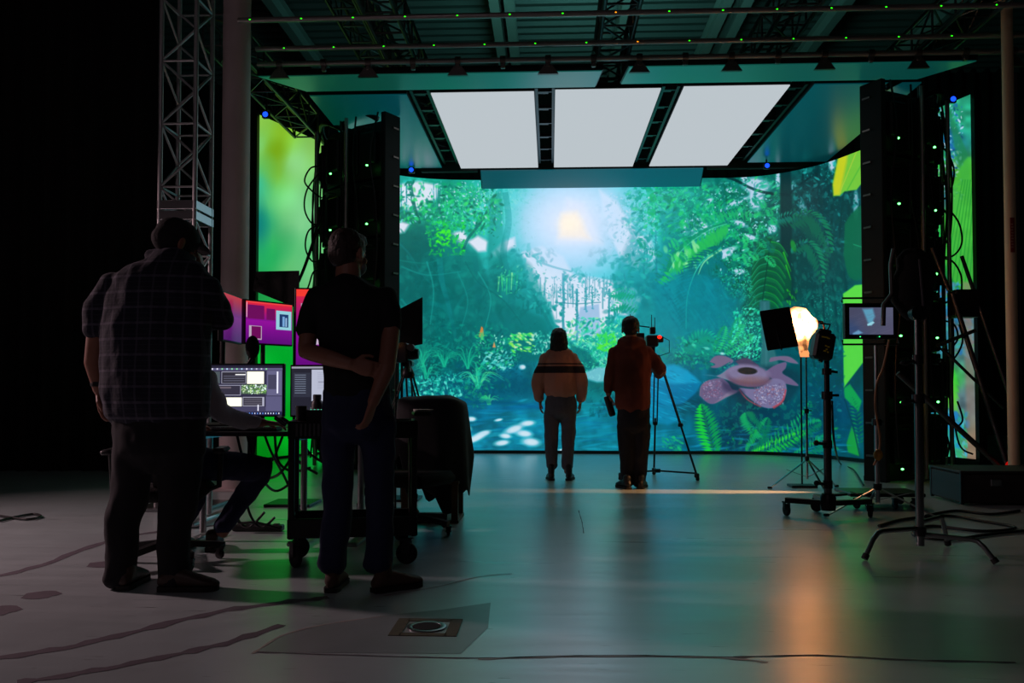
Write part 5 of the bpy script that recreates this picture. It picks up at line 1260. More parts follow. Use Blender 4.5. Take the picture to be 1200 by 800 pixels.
# c-stand nearest right
ccx, ccy = P(1076,457,5.3).x, 5.3
e = empty('century_stand', (ccx,ccy,0), 'nearest steel c-stand with bent legs, black bag hanging at its head', 'light stand')
CSM = mat('stained_steel', (130,134,134), .28, 1.0)
MB().tube([(ccx,ccy,.06),(ccx,ccy,.95)],.024,16).build('lower_pole', CSM, e, 50); MB().tube([(ccx,ccy,.93),(ccx,ccy,1.45)],.017,14).build('upper_pole', CSM, e, 50)
for z_,r_ in ((.12,.036),(.92,.036),(1.16,.030)):
    mb = MB().lathe((ccx,ccy,z_),[(r_,0),(r_,.055)],18)
    if z_ > .5: mb.tube([(ccx,ccy,z_+.02),(ccx-.07,ccy-.02,z_+.01)],.010,8); mb.ell((ccx-.085,ccy-.02,z_+.005),(.03,.012,.016))
    mb.build('collar', DKM, e, 40)
hd = MB(); hd.lathe((ccx,ccy-.03,1.47),[(.045,0),(.045,.06)],20,Matrix.Rotation(-pi/2,3,'X')); hd.tube([(ccx,ccy,1.47),(ccx+.04,ccy,1.50),(ccx+.02,ccy,1.80)],.010,8); hd.build('grip_head', DKM, e, 40)
for fx_p, z0 in ((Gd(1013,657), .165), (Gd(1168,662), .13), (Gd(1111,640), .20)):
    d = V(fx_p.x-ccx, fx_p.y-ccy, 0); L = d.length; u = d/L
    pts = [V(ccx,ccy,z0)+u*.02, V(ccx,ccy,z0)+u*(L*.68), V(ccx,ccy,z0*.95)+u*(L*.76), V(ccx,ccy,z0*.74)+u*(L*.84), V(ccx,ccy,.012)+u*L]
    lo = MB().tube(pts,.0145,12).build('leg', CSM, e, 60); MB().tube([pts[-1]+(pts[-2]-pts[-1]).normalized()*.03-V(0,0,0), pts[-1]],.02,12).build('rubber_foot', RUB, lo, 50)
# black bag on the head
bag = MB(); q = V(ccx+.035,ccy+.13,1.66)
rg = []
for i in range(15):
    t = i/14; wv = .075+.055*math.sin(pi*t)**.5+.008*math.sin(t*19); rg.append((q+V(.012*math.sin(t*7),0,.20-.40*t),(wv,0,0),(0,wv*.6,0)))
bag.loft(rg); bo = bag.build('hanging_bag', DULL, smooth=80); tag(bo, 'black cloth bag hanging from the head of the nearest c-stand', 'bag')
cb = MB(); cb.tube([tuple(x) for x in [q+V(-.13,-.03,.22),q+V(-.15,-.03,.12),q+V(-.145,-.03,-.06),q+V(-.20,-.04,-.13),q+V(-.205,-.04,-.26)]],.014,10); o = cb.build('hanging_hose', mat('rubber_hose', (66,60,56), .3), smooth=60); tag(o, 'thin dark hose curving down beside the hanging bag', 'hose')

# braces and case at the far right
e = empty('wing_brace', (4.75,9.3,0), 'grey diagonal brace tubes behind the cable hung wing, near the tan pole', 'brace')
BR = mat('grey_brace_tube', (86,84,86), .4, .8)
foot = P(1188,566,8.9); foot.z = .10
for a_, b_, r_ in ((P(1052,437,8.95), foot, .028), (P(1116,344,9.4), P(1186,562,9.1), .026), (P(1092,290,9.4), P(1112,340,9.35), .022), (P(1127,300,9.5), P(1196,500,9.2), .020), (P(1098,405,9.3), P(1143,387,9.3), .020), (P(1104,408,9.3), P(1176,478,9.3), .016)):
    MB().tube([a_, b_], r_, 12).build('brace_tube', BR, e, 50)
MB().box((foot.x+.02,8.97,.05),(.4,.52,.10),bev=.01).build('foot_plate', MBLK, e)
q = P(1130,356,9.5); MB().box(q,(.28,.22,.30),bev=.02).build('junction_box', BLK, e)
e = empty('warning_light', (P(1184,546,8.75).x,8.75,.10), 'small red light glowing on the brace foot by the tan pole', 'light')
q = P(1184,546,8.75); MB().ell(q,(.045,.045,.055)).build('lens', emit('red_glow', (190,16,10), .8), e, 60); MB().lathe(V(q.x,q.y,.101),[(.05,0),(.05,q.z-.14)],16).build('base', BLK, e, 40)
CASE = mat('dark_road_case', (40,33,32), .55, noise=.2)
e = empty('road_case', (4.05,7.9,0), 'low dark road case on the floor in front of the tan pole', 'case')
MB().box((4.05,7.9,.15),(.98,.6,.26),bev=.015).build('body', CASE, e); mb = MB()
for x in (3.57,4.53):
    for y in (7.61,8.19): mb.box((x,y,.15),(.03,.03,.28),bev=.004)
mb.build('corner_edging', DKM, e); MB().box((4.05,7.9,.29),(1.0,.62,.02),bev=.004).build('lid', CASE, e)
for x in (3.85,4.4): MB().box((x,7.59,.2),(.09,.02,.06),bev=.004).build('latch', STEEL, e)
# green side lit box foot under right side screen
# ------------------------------------------------------------------ cables
def cable(pts, r, lab, name='cable', m=CABLE, group=None, n=8):
    P3 = [V(p) for p in pts]; out_ = []
    PP = [P3[0]]+P3+[P3[-1]]
    for i in range(1, len(PP)-2):
        for j in range(n):
            t = j/n; out_.append(.5*((2*PP[i])+(-PP[i-1]+PP[i+1])*t+(2*PP[i-1]-5*PP[i]+4*PP[i+1]-PP[i+2])*t*t+(-PP[i-1]+3*PP[i]-3*PP[i+1]+PP[i+2])*t**3))
    out_.append(P3[-1]); o = MB().tube(out_, r, 7).build(name, m, smooth=60); return tag(o, lab, 'cable', group)
def chain(L, Y): return [P(a,b,Y) for a,b in L]
gl = 'cables looping from the back of the left wing'
for i, L in enumerate(([(376,195),(364,197),(357,212),(366,224),(377,232)], [(376,200),(360,222),(357,245),(366,262),(379,262)], [(378,262),(362,270),(358,290),(366,306),(378,304)], [(380,316),(368,318),(362,334),(356,350)])):
    cable(chain(L, 10.9), .011, 'black cable looping off the back of the wing beside the green side screen', 'hanging_cable', group=gl)
cable(chain([(378,246),(368,280),(356,315),(344,342)], 10.6), .020, 'straight black strut cable slanting down across the green side screen', 'hanging_cable')
gr = 'cables looping from the back of the right wing'
for i, L in enumerate(([(1086,155),(1097,157),(1106,172),(1096,178)], [(1094,172),(1108,176),(1118,200),(1112,228),(1098,236)], [(1096,236),(1110,252),(1112,278),(1098,292)], [(1096,300),(1116,300),(1127,285),(1124,262),(1112,245)], [(1100,302),(1116,306),(1126,322),(1127,340)],
            [(1102,375),(1118,380),(1122,398),(1108,412),(1100,405)], [(1102,430),(1118,420),(1128,400),(1124,380)], [(1104,490),(1118,500),(1128,492),(1122,470)], [(1106,500),(1112,520),(1110,535)], [(1104,450),(1114,470),(1124,520),(1140,532)])):
    cable(chain(L, 10.2), .011, 'black cable looping off the back of the wing before the narrow side screen', 'hanging_cable', group=gr)
for i, (k0, side) in enumerate([(a, b) for b in (0,1) for a in (.12,.42,.66,.95,1.22,1.55,1.9)]):
    pts = []
    for q in range(8):
        s_ = k0 + .05*math.sin(q*1.7+i) ; s_ = s_ if side == 0 else total - s_
        c, t, nrm = at_arc(s_); pts.append(c+nrm*(.335+.02*math.sin(q*2.1+i))+V(0,0,4.38-q*.60+.1*math.sin(i*2+q)) if q else c+nrm*.26+V(0,0,4.42))
    cable(pts, .012, 'black cable hanging straight down the ribbed back of the '+('wing by the green side screen' if side == 0 else 'wing behind the field monitor'), 'hanging_cable', group='cables down the back of the '+('left' if side == 0 else 'right')+' wing')
fl = lambda L, z=.012: [V(PZ(a,b,0))+V(0,0,z) for a,b in L]
cable(fl([(1030,618),(1060,610),(1110,606),(1150,612),(1190,620),(1150,624),(1090,618),(1070,628),(1110,634),(1160,628),(1200,624)]), .011, 'long black cable meandering on the floor behind the nearest c-stand', 'floor_cable')
cable(fl([(1085,606),(1120,600),(1160,604),(1195,600)]), .011, 'short black cable lying beside the road case', 'floor_cable')
cable([P(975,470,6.78), P(978,520,6.9), Gd(985,545)+V(0,0,.02), Gd(1000,552)+V(0,0,.02), Gd(1012,570)+V(0,0,.015)], .009, 'black cable dropping from the rolling stand to the floor', 'floor_cable')
cable([P(1042,398,6.88), P(1035,430,6.9), P(1027,452,6.85), P(1026,480,6.85), P(1031,510,6.85), P(1030,530,6.85), P(1024,545,6.85)], .009, 'tan cable hanging below the field monitor', 'hanging_cable', mat('tan_cable', (170,120,84), .5))
e = MB().ell(P(1029,533,6.8),(.035,.03,.045)); o = e.build('hanging_plug', mat('yellow_plug', (190,130,40), .5), smooth=60); tag(o, 'yellow brown plug dangling on the tan cable', 'plug')
cable(fl([(0,612),(20,607),(40,604),(48,607),(30,610),(0,606)]), .010, 'black cable coil on the floor at the dark far side', 'floor_cable')
for i, L in enumerate(([(278,502),(286,540),(300,560),(326,556),(345,530)], [(290,503),(300,548),(322,575),(348,560)], [(300,503),(294,545),(276,596),(290,618),(310,600)], [(322,503),(326,540),(342,552),(364,548)], [(340,505),(350,540),(372,555)], [(352,505),(362,530),(384,545)], [(310,503),(318,530),(334,560),(352,600)],
            [(285,560),(292,600),(306,618),(322,606)], [(268,600),(280,612),(300,612),(330,620)], [(332,503),(326,524),(318,540),(300,548)])):
    cable([V(q.x, q.y, min(q.z, .70)) for q in [P(a,b,5.50+.03*i) if b < 560 else P(a,b,5.9) for a,b in L]], .009, 'black cable hanging in the tangle below the long desk', 'hanging_cable', group='cable tangle under the long desk')
mb = MB(); q = P(300,606,5.95); q.z = 0
e = empty('power_strip', tuple(V(q.x,6.0,0)), 'black power strip on the floor under the desk cable tangle', 'power strip')
MB().box((q.x,6.0,.025),(.36,.07,.045),bev=.008).build('casing', BLK, e); mb = MB()
for i in range(5): mb.box((q.x-.13+i*.065,6.0,.049),(.04,.04,.012),bev=.003)
mb.build('plug_row', GRY, e)
# ------------------------------------------------------------------ people
def organic(mb, name, m, parent, voxel=.007, it=4, disp=0.0, dscale=.12, inflate=0, fold=0.0):
    me = bpy.data.meshes.new('tmp'); me.from_pydata(mb.v, [], mb.f); fix_normals(me)
    o = bpy.data.objects.new('tmp', me); COL.objects.link(o)
    r = o.modifiers.new('r', 'REMESH'); r.mode = 'VOXEL'; r.voxel_size = voxel
    s_ = o.modifiers.new('s', 'SMOOTH'); s_.factor = .5; s_.iterations = it
    dg = bpy.context.evaluated_depsgraph_get(); m2 = bpy.data.meshes.new_from_object(o.evaluated_get(dg))
    bpy.data.objects.remove(o)
    org = V(parent['_o']); n = len(m2.vertices); co = np.empty(n*3); m2.vertices.foreach_get('co', co); co = co.reshape(-1, 3); no = np.empty(n*3); m2.vertices.foreach_get('normal', no); no = no.reshape(-1, 3)
    if disp:
        for i in range(n):
            p = co[i]; d = mnoise.noise(V(p[0]/dscale, p[1]/dscale, p[2]/dscale*.7)) + .5*mnoise.noise(V(p[0]/dscale*2.2+7, p[1]/dscale*2.2, p[2]/dscale*1.4))
            co[i] = p + no[i]*disp*d
    co -= np.array(org)[None]
    m2.vertices.foreach_set('co', co.astype(np.float32).ravel()); m2.name = name; m2.materials.clear(); m2.materials.append(m)
    m2.polygons.foreach_set('use_smooth', [True]*len(m2.polygons)); m2.update()
    return link(name, m2, parent, org)

def limb(mb, pts, rs, flat=1.0):
    """pts world points, rs radii; rings square to the limb"""
    pts = [V(p) for p in pts]; R_ = []; L = []
    # subdivide
    for i in range(len(pts)-1):
        for k in range(4): L.append((pts[i].lerp(pts[i+1], k/4), rs[i]+(rs[i+1]-rs[i])*k/4))
    L.append((pts[-1], rs[-1]))
    prev = None
    for i, (p, r) in enumerate(L):
        t = (L[min(i+1,len(L)-1)][0]-L[max(i-1,0)][0]).normalized()
        if prev is None:
            ref = V(0,1,0) if abs(t.y) < .9 else V(1,0,0); b = (ref - t*ref.dot(t)).normalized()
        else: b = (prev - t*prev.dot(t)).normalized()
        prev = b; a = t.cross(b); R_.append((p, a*r, b*r*flat))
    mb.loft(R_)

def rows(mb, L, Y0, yaw=0.0):
    R_ = []
    for row in L:
        y, xl, xr, hd = row[:4]; dy = row[4] if len(row) > 4 else 0
        a, b = P(xl, y, Y0+dy), P(xr, y, Y0+dy); h = (b-a).length/2
        R_.append(((a+b)/2, V(math.cos(yaw)*h, math.sin(yaw)*h, 0), V(-math.sin(yaw)*hd, math.cos(yaw)*hd, 0)))
    mb.loft(R_)

def hand(mb, w, d, nrm, sgn=1, curl=.4, k=1.0, spread=.12):
    """w wrist, d finger direction, nrm the way the palm faces, sgn side of the thumb"""
    w, d, nrm = V(w), V(d).normalized(), V(nrm); nrm = (nrm - d*nrm.dot(d)).normalized(); s_ = d.cross(nrm).normalized()*sgn
    mb.loft([(w+d*(x*k), s_*(a*k), nrm*(b*k)) for x, a, b in ((-.02,.027,.020),(.0,.027,.020),(.03,.036,.018),(.06,.043,.016),(.088,.042,.014),(.098,.036,.011))])
    for j, (off_, L, r) in enumerate(((.031,.070,.0090),(.0105,.078,.0093),(-.0105,.073,.0088),(-.031,.058,.0078))):
        p = w + d*(.088*k) + s_*(off_*k); dd = (d + s_*(off_*spread*8)).normalized(); pts = [p - dd*.012*k]; a = 0.0
        for seg, f in enumerate((.45,.30,.25)):
            a += curl*(.75 if seg == 0 else 1.0)*(1+.08*j)
            q = dd*math.cos(a) + nrm*math.sin(a); pts.append(pts[-1] + q*(L*f*k) + (d*.012*k if seg == 0 else V(0,0,0)))
        mb.tube(pts, [r*k*1.05, r*k*1.02, r*k*.95, r*k*.78], 10)
    t0 = w + d*.022*k + s_*.026*k; t1 = t0 + (d*.6+s_*.75+nrm*.25).normalized()*.036*k; t2 = t1 + (d*.9+s_*.28+nrm*.4).normalized()*.030*k; t3 = t2 + (d*.95+nrm*.35).normalized()*.024*k
    mb.tube([t0, t1, t2, t3], [.013*k, .0115*k, .0105*k, .008*k], 10)

def head_M(yaw, pitch, roll=0.0):
    """yaw > 0 turns the face towards +X from +Y; pitch > 0 looks down"""
    return Matrix.Rotation(-yaw, 3, 'Z') @ Matrix.Rotation(-pitch, 3, 'X') @ Matrix.Rotation(roll, 3, 'Y')

def head(mb, c, M, k=1.0):
    c = V(c); f = lambda x, y, z: c + M @ V(x*k, y*k, z*k)
    mb.ell(c + M@V(0,-.012*k,.018*k), (.077*k,.096*k,.092*k), M); mb.ell(f(0,.028,-.045), (.058*k,.066*k,.066*k), M)      # cranium, jaw
    mb.ell(f(0,.062,-.088), (.024*k,.022*k,.018*k), M)                                                                    # chin
    mb.loft([(f(0,.078,.018), M@V(.008*k,0,0), M@V(0,.008*k,0)), (f(0,.096,-.008), M@V(.011*k,0,0), M@V(0,.012*k,0)), (f(0,.102,-.026), M@V(.015*k,0,0), M@V(0,.012*k,0)), (f(0,.088,-.034), M@V(.013*k,0,0), M@V(0,.010*k,0))])
    mb.ell(f(0,.076,.030), (.046*k,.014*k,.010*k), M)                                                                     # brow
    for s_ in (-1,1):
        mb.ell(f(s_*.030,.077,.010), (.014*k,.010*k,.010*k), M); mb.ell(f(s_*.044,.062,-.026), (.020*k,.018*k,.020*k), M)
        mb.ell(f(s_*.080,-.008,-.008), (.010*k,.020*k,.032*k), M @ Matrix.Rotation(s_*.35,3,'Z')); mb.ell(f(s_*.082,-.004,-.034), (.008*k,.011*k,.012*k), M)
    mb.ell(f(0,.084,-.056), (.024*k,.010*k,.006*k), M); mb.ell(f(0,.083,-.066), (.021*k,.010*k,.006*k), M)               # lips

def eyes(parent, c, M, k=1.0):
    mb = MB()
    for s_ in (-1,1): mb.ell(V(c)+M@V(s_*.030*k,.0845*k,.010*k), (.009*k,.0055*k,.0055*k), M)
    mb.build('eyes', mat('eye', (30,24,22), .2), parent, 60)

def shoe(parent, heel, dirv, L, m, soleM, k=1.0, boot=.10, top=(0,0)):
    heel = V(heel); d = V(dirv); d.z = 0; d.normalize(); s_ = V(-d.y, d.x, 0); mb = MB(); u = V(0,0,1)
    R_ = []
    for t, w, z, h in ((.03,.026,.050,.030),(.08,.036,.056,.040),(.22,.039,.060,.046),(.42,.040,.056,.042),(.62,.046,.046,.034),(.80,.047,.037,.026),(.93,.038,.032,.020),(.99,.024,.029,.014)):
        R_.append((heel + d*(t*L) + u*z*k, s_*w*k, u*h*k))
    mb.loft(R_); ank = heel + d*(.20*L)
    mb.loft([(ank + u*.05*k, s_*.036*k, d*.045*k), (ank + u*(.05+boot)*k*.6 + V(top[0],top[1],0)*.5, s_*.038*k, d*.046*k), (ank + u*(.05+boot)*k + V(top[0],top[1],0), s_*.040*k, d*.046*k)])
    o = organic(mb, 'shoe', m, parent, .006, 3, .0015, .03)
    out_ = [(-.01,.012),(.0,.03),(.10,.040),(.30,.039),(.5,.042),(.7,.051),(.85,.050),(.96,.036),(1.01,.014)]
    poly = [heel + d*(t*L) + s_*w*k + u*.001 for t, w in out_] + [heel + d*(t*L) - s_*w*k + u*.001 for t, w in reversed(out_)]
    MB().prism(poly, (0,0,0), (0,0,.022*k)).build('sole', soleM, o, 40)
    return o

SK = mat('skin', (150,98,78), .5, noise=.08, nscale=12); SK2 = mat('skin_pale', (158,108,88), .5, noise=.08, nscale=12)
DH = mat('dark_brown_hair', (30,22,18), .55, bump=.6, nscale=90); RH_ = mat('short_brown_hair', (44,28,22), .6, bump=.6, nscale=90)
SOLE = mat('shoe_sole', (30,26,22), .7); MASK = mat('face_mask_cloth', (150,150,156), .8)

def stripes_mat(name, base, lineA, lineB, kind):
    m = bpy.data.materials.new(name); m.use_nodes = True; nt = m.node_tree; N = nt.nodes; L = nt.links; b = N['Principled BSDF']; b.inputs['Roughness'].default_value = .9
    tc = N.new('ShaderNodeTexCoord'); sp = N.new('ShaderNodeSeparateXYZ'); L.new(tc.outputs['Object'], sp.inputs[0])
    def band(sock, period, width, off_=0.0):
        a = N.new('ShaderNodeMath'); a.operation = 'ADD'; a.inputs[1].default_value = off_+50; L.new(sock, a.inputs[0])
        f = N.new('ShaderNodeMath'); f.operation = 'MODULO'; f.inputs[1].default_value = period; L.new(a.outputs[0], f.inputs[0])
        c = N.new('ShaderNodeMath'); c.operation = 'LESS_THAN'; c.inputs[1].default_value = width; L.new(f.outputs[0], c.inputs[0]); return c.outputs[0]
    col = None
    def layer(prev, mask, c, f=1.0):
        mx = N.new('ShaderNodeMix'); mx.data_type = 'RGBA'; mx.inputs['B'].default_value = srgb(c)
        if prev is None: mx.inputs['A'].default_value = srgb(base)
        else: L.new(prev, mx.inputs['A'])
        if f != 1.0:
            q = N.new('ShaderNodeMath'); q.operation = 'MULTIPLY'; q.inputs[1].default_value = f; L.new(mask, q.inputs[0]); mask = q.outputs[0]
        L.new(mask, mx.inputs['Factor']); return mx.outputs['Result']
    if kind == 'plaid':
        col = layer(None, band(sp.outputs['Z'], .078, .012), lineA, .8); col = layer(col, band(sp.outputs['Z'], .078, .030, .03), lineB, .35)
        col = layer(col, band(sp.outputs['X'], .070, .010), lineA, .5); col = layer(col, band(sp.outputs['X'], .070, .028, .035), lineB, .3); col = layer(col, band(sp.outputs['Z'], .026, .003), lineA, .25)
    else:
        def zr(a_, b_):
            g = N.new('ShaderNodeMath'); g.operation = 'GREATER_THAN'; g.inputs[1].default_value = a_; L.new(sp.outputs['Z'], g.inputs[0])
            l = N.new('ShaderNodeMath'); l.operation = 'LESS_THAN'; l.inputs[1].default_value = b_; L.new(sp.outputs['Z'], l.inputs[0])
            mm = N.new('ShaderNodeMath'); mm.operation = 'MULTIPLY'; L.new(g.outputs[0], mm.inputs[0]); L.new(l.outputs[0], mm.inputs[1]); return mm.outputs[0]
        for a_, b_ in ((1.285,1.30),(1.19,1.265)): col = layer(col, zr(a_, b_), lineA)
        col = layer(col, zr(1.272,1.278), lineB)
    L.new(col, b.inputs['Base Color'])
    nz = N.new('ShaderNodeTexNoise'); nz.inputs['Scale'].default_value = 14; nz.inputs['Detail'].default_value = 5; L.new(tc.outputs['Object'], nz.inputs['Vector'])
    bp = N.new('ShaderNodeBump'); bp.inputs['Strength'].default_value = .5; bp.inputs['Distance'].default_value = .02; L.new(nz.outputs['Fac'], bp.inputs['Height']); L.new(bp.outputs['Normal'], b.inputs['Normal'])
    return m

def J(L, Y0, k=1):
    return [P(a[0], a[1], Y0+(a[2] if len(a) > 2 else 0)) for a in L]

# ---- man in plaid (nearest the truss tower)
Y0 = 4.25
p0 = P(180,690,Y0)
e = empty('person', (p0.x, Y0, 0), 'person in dark plaid short sleeved shirt and cap, seen from behind, hand raised to chin', 'person')
hc = P(207,287,Y0+.06); HM = head_M(.75,.42)
body = MB(); head(body, hc, HM, 1.10)
limb(body, [hc+V(-.02,-.03,-.07), P(200,322,Y0-.01)], [.068,.075])
rows(body, [(318,160,236,.08),(340,130,244,.11),(400,130,236,.13),(470,138,234,.13),(505,140,236,.13)], Y0)
LA = J([(128,345),(114,395),(110,425,.01),(117,458,.02)], Y0); limb(body, LA, [.06,.052,.047,.031])
hand(body, LA[-1]+V(0,0,-.01), V(.12,.10,-1), V(1,.1,0), 1, .38, 1.02)
RA = J([(240,340),(257,374,.12),(248,345,.24),(236,318,.27)], Y0); limb(body, RA, [.06,.052,.044,.03])
hand(body, RA[-1], V(-.25,.1,1), V(-1,.0,0), -1, .75, 1.0)
LL = J([(160,510),(150,590),(141,672)], Y0); RL = J([(212,510),(206,590,.04),(203,675,.0)], Y0)
limb(body, LL, [.095,.066,.045]); limb(body, RL, [.095,.066,.045])
organic(body, 'body', SK, e, .0055, 3)
eyes(e, hc, HM, 1.1)
sh = MB(); rows(sh, [(301,180,222,.075,.0),(306,168,230,.095),(314,148,240,.13),(325,130,250,.15),(345,124,252,.165),(380,121,248,.185),(420,120,246,.20),(460,122,245,.195),(486,126,244,.18)], Y0)
limb(sh, J([(138,333),(118,362),(112,390)], Y0), [.085,.078,.070]); limb(sh, J([(238,336),(254,364,.08),(258,378,.12)], Y0), [.085,.075,.066])
limb(sh, J([(176,300,.02),(200,296,.03),(224,304,.04)], Y0), [.035,.035,.032])
organic(sh, 'plaid_shirt', stripes_mat('plaid_cotton', (26,27,42), (84,80,96), (16,22,44), 'plaid'), e, .010, 5, .014, .13)
tr = MB(); rows(tr, [(478,134,240,.15),(505,132,241,.155),(530,134,240,.155)], Y0); 
limb(tr, J([(160,520),(153,565),(145,610),(141,655),(140,678)], Y0), [.118,.096,.084,.078,.082]); limb(tr, J([(212,520),(209,570),(205,615),(203,660),(203,680)], Y0), [.120,.100,.088,.080,.084])
organic(tr, 'trousers', mat('navy_trousers', (14,13,20), .9, bump=.3, nscale=10), e, .010, 5, .014, .12)
BRN = mat('brown_leather_shoe', (62,44,36), .5, noise=.15)
shoe(e, V(P(141,694,4.17).x, 4.19, 0), (-.12,1,0), .29, BRN, SOLE, 1.08, .05); shoe(e, V(P(186,694,4.2).x, 4.20, 0), (1,.12,0), .29, BRN, SOLE, 1.08, .05, (.01,.05))
cap = MB(); u = lambda x,y,z: hc + HM@V(x,y,z)
cap.ell(u(0,-.012,.045), (.096,.118,.092), HM); cap.ell(u(0,-.02,.0), (.095,.115,.075), HM)
cp_ = organic(cap, 'cap', mat('dark_cap_cloth', (26,24,26), .9, bump=.3, nscale=60), e, .007, 3)
br = MB(); br.add([u(-.075,.085,.055),u(-.062,.135,.050),u(-.03,.168,.046),u(.03,.168,.046),u(.062,.135,.050),u(.075,.085,.055)]+[u(-.075,.085,.047),u(-.062,.135,.042),u(-.03,.168,.038),u(.03,.168,.038),u(.062,.135,.042),u(.075,.085,.047)], [(0,1,2,3,4,5),(11,10,9,8,7,6)]+[(i,(i+1)%6,6+(i+1)%6,6+i) for i in range(6)])
br.build('brim', mat('dark_cap_cloth', (26,24,26)), cp_)
fm = MB(); fm.ell(u(0,.062,-.062), (.062,.060,.050), HM); organic(fm, 'face_mask', MASK, e, .006, 3)
wb = MB(); c_ = LA[-1]+V(-.004,0,.035); wb.lathe(c_, [(.040,-.012),(.042,0),(.040,.012)], 24); wb.build('wrist_band', BLK, e, 50)

# ---- man in black shirt
p0 = P(415,690,Y0)
e = empty('person', (p0.x, Y0, 0), 'person in black short sleeved shirt and jeans, one arm folded behind the back', 'person')
hc = P(409,297,Y0+.02); HM = head_M(.45,.12)
body = MB(); head(body, hc, HM, 1.02)
limb(body, [hc+V(0,-.02,-.06), P(408,338,Y0)], [.060,.068])
rows(body, [(334,386,432,.07),(346,370,448,.09),(390,376,450,.10),(440,382,450,.10),(480,382,456,.10)], Y0)
LA = J([(372,352),(362,385,.0),(359,411,-.05),(388,420,-.15),(412,427,-.18)], Y0); limb(body, LA, [.052,.046,.044,.040,.029])
hand(body, LA[-1], V(1,.12,-.22), V(0,1,-.1), 1, .45, 1.0)
RA = J([(453,352),(458,390,-.02),(453,432,-.12),(437,472,-.20)], Y0); limb(body, RA, [.052,.046,.043,.028])
hand(body, RA[-1], V(-.32,.05,-1), V(-1,.2,.2), 1, .42, 1.0)
limb(body, J([(398,490),(396,570),(391,660)], Y0), [.085,.062,.045]); limb(body, J([(440,490),(444,570),(443,660)], Y0), [.085,.062,.045])
organic(body, 'body', SK2, e, .0055, 3); eyes(e, hc, HM, 1.02)
sh = MB(); rows(sh, [(322,397,421,.060,.01),(328,388,430,.085),(337,374,444,.11),(350,366,456,.125),(385,372,453,.13),(415,376,453,.125),(440,378,456,.122),(464,379,457,.122)], Y0)
limb(sh, J([(377,347),(365,370),(360,390,.0)], Y0), [.070,.064,.060]); limb(sh, J([(448,347),(456,368),(457,384,-.01)], Y0), [.070,.062,.056])
organic(sh, 'black_shirt', mat('black_jersey', (18,18,21), .95, bump=.3, nscale=9), e, .009, 5, .010, .12)
tr = MB(); rows(tr, [(458,380,457,.12),(478,378,460,.13),(500,378,461,.135)], Y0)
limb(tr, J([(399,492),(396,540),(396,600),(391,640),(389,662)], Y0), [.098,.080,.072,.070,.073]); limb(tr, J([(441,492),(444,540),(446,600),(444,640),(443,662)], Y0), [.098,.078,.070,.068,.073])
organic(tr, 'jeans', mat('dark_blue_denim', (28,36,70), .9, bump=.4, nscale=14, noise=.2), e, .009, 5, .010, .09)
TAN = mat('tan_suede_boot', (86,62,50), .75, noise=.2)
shoe(e, V(P(388,693,4.2).x, 4.19, 0), (-.05,1,0), .28, TAN, SOLE, 1.0, .10); shoe(e, V(P(437,693,4.2).x, 4.20, 0), (.75,.66,0), .28, TAN, SOLE, 1.0, .10)
hr = MB(); u = lambda x,y,z: hc + HM@V(x,y,z)
hr.ell(u(0,-.022,.035), (.087,.103,.090), HM); hr.ell(u(0,-.050,-.015), (.076,.070,.070), HM); hr.ell(u(0,.03,.075), (.066,.07,.045), HM)
organic(hr, 'hair', RH_, e, .006, 3, .004, .03)
fm = MB(); fm.ell(u(0,.058,-.058), (.060,.056,.048), HM); organic(fm, 'face_mask', MASK, e, .006, 3)

# ---- woman facing the screen
Y1 = 9.55; p0 = P(655,560,Y1)
e = empty('person', (p0.x, Y1, 0), 'person with dark shoulder length hair, peach sweater with a dark stripe and grey jeans', 'person')
hc = P(655,397.5,Y1); HM = head_M(0,-.05)
body = MB(); head(body, hc, HM, .95); limb(body, [hc+V(0,-.01,-.06), P(655,416,Y1)], [.050,.058])
rows(body, [(413,640,671,.06),(425,640,671,.09),(450,643,669,.09),(470,640,673,.10)], Y1)
for sx_, xs in ((-1,(638,632,631,633)),(1,(672,679,681,680))):
    A_ = J([(xs[0],420),(xs[1],445),(xs[2],462),(xs[3],470,.03)], Y1); limb(body, A_, [.045,.04,.034,.025]); hand(body, A_[-1], V(.04*-sx_,.10,-1), V(-sx_,0,0), 1 if sx_ < 0 else -1, .35, .92)
limb(body, J([(647,478),(646,515),(646,553)], Y1), [.078,.055,.038]); limb(body, J([(666,478),(665,515),(665,553)], Y1), [.078,.055,.038])
organic(body, 'body', SK, e, .0055, 3); eyes(e, hc, HM, .95)
sw = MB(); rows(sw, [(407,647,664,.075),(411,641,670,.10),(419,637,674,.12),(435,636,676,.13),(450,637,676,.135),(459,638,676,.135),(463,641,673,.125)], Y1)
limb(sw, J([(641,419),(634,436),(630,452),(632,468,.02)], Y1), [.075,.078,.072,.048]); limb(sw, J([(670,419),(678,436),(682,452),(681,468,.02)], Y1), [.075,.078,.072,.048])
organic(sw, 'sweater', stripes_mat('peach_knit', (196,138,116), (44,36,40), (150,110,96), 'bands'), e, .009, 4, .016, .10)
tr = MB(); rows(tr, [(460,641,673,.11),(472,638,676,.12),(484,638,676,.12)], Y1)
limb(tr, J([(647,482),(646,510),(646,535),(647,546)], Y1), [.092,.078,.066,.062]); limb(tr, J([(666,482),(666,510),(665,535),(665,547)], Y1), [.092,.078,.066,.062])
organic(tr, 'jeans', mat('grey_denim', (88,88,96), .9, bump=.4, nscale=20, noise=.2), e, .008, 4, .009, .07)
BB = mat('black_leather_boot', (20,18,18), .4)
shoe(e, V(P(646.5,562,9.5).x, 9.46, 0), (-.1,1,0), .25, BB, SOLE, .95, .12); shoe(e, V(P(666,562,9.5).x, 9.46, 0), (.15,1,0), .25, BB, SOLE, .95, .12)
hr = MB(); u = lambda x,y,z: hc + HM@V(x,y,z)
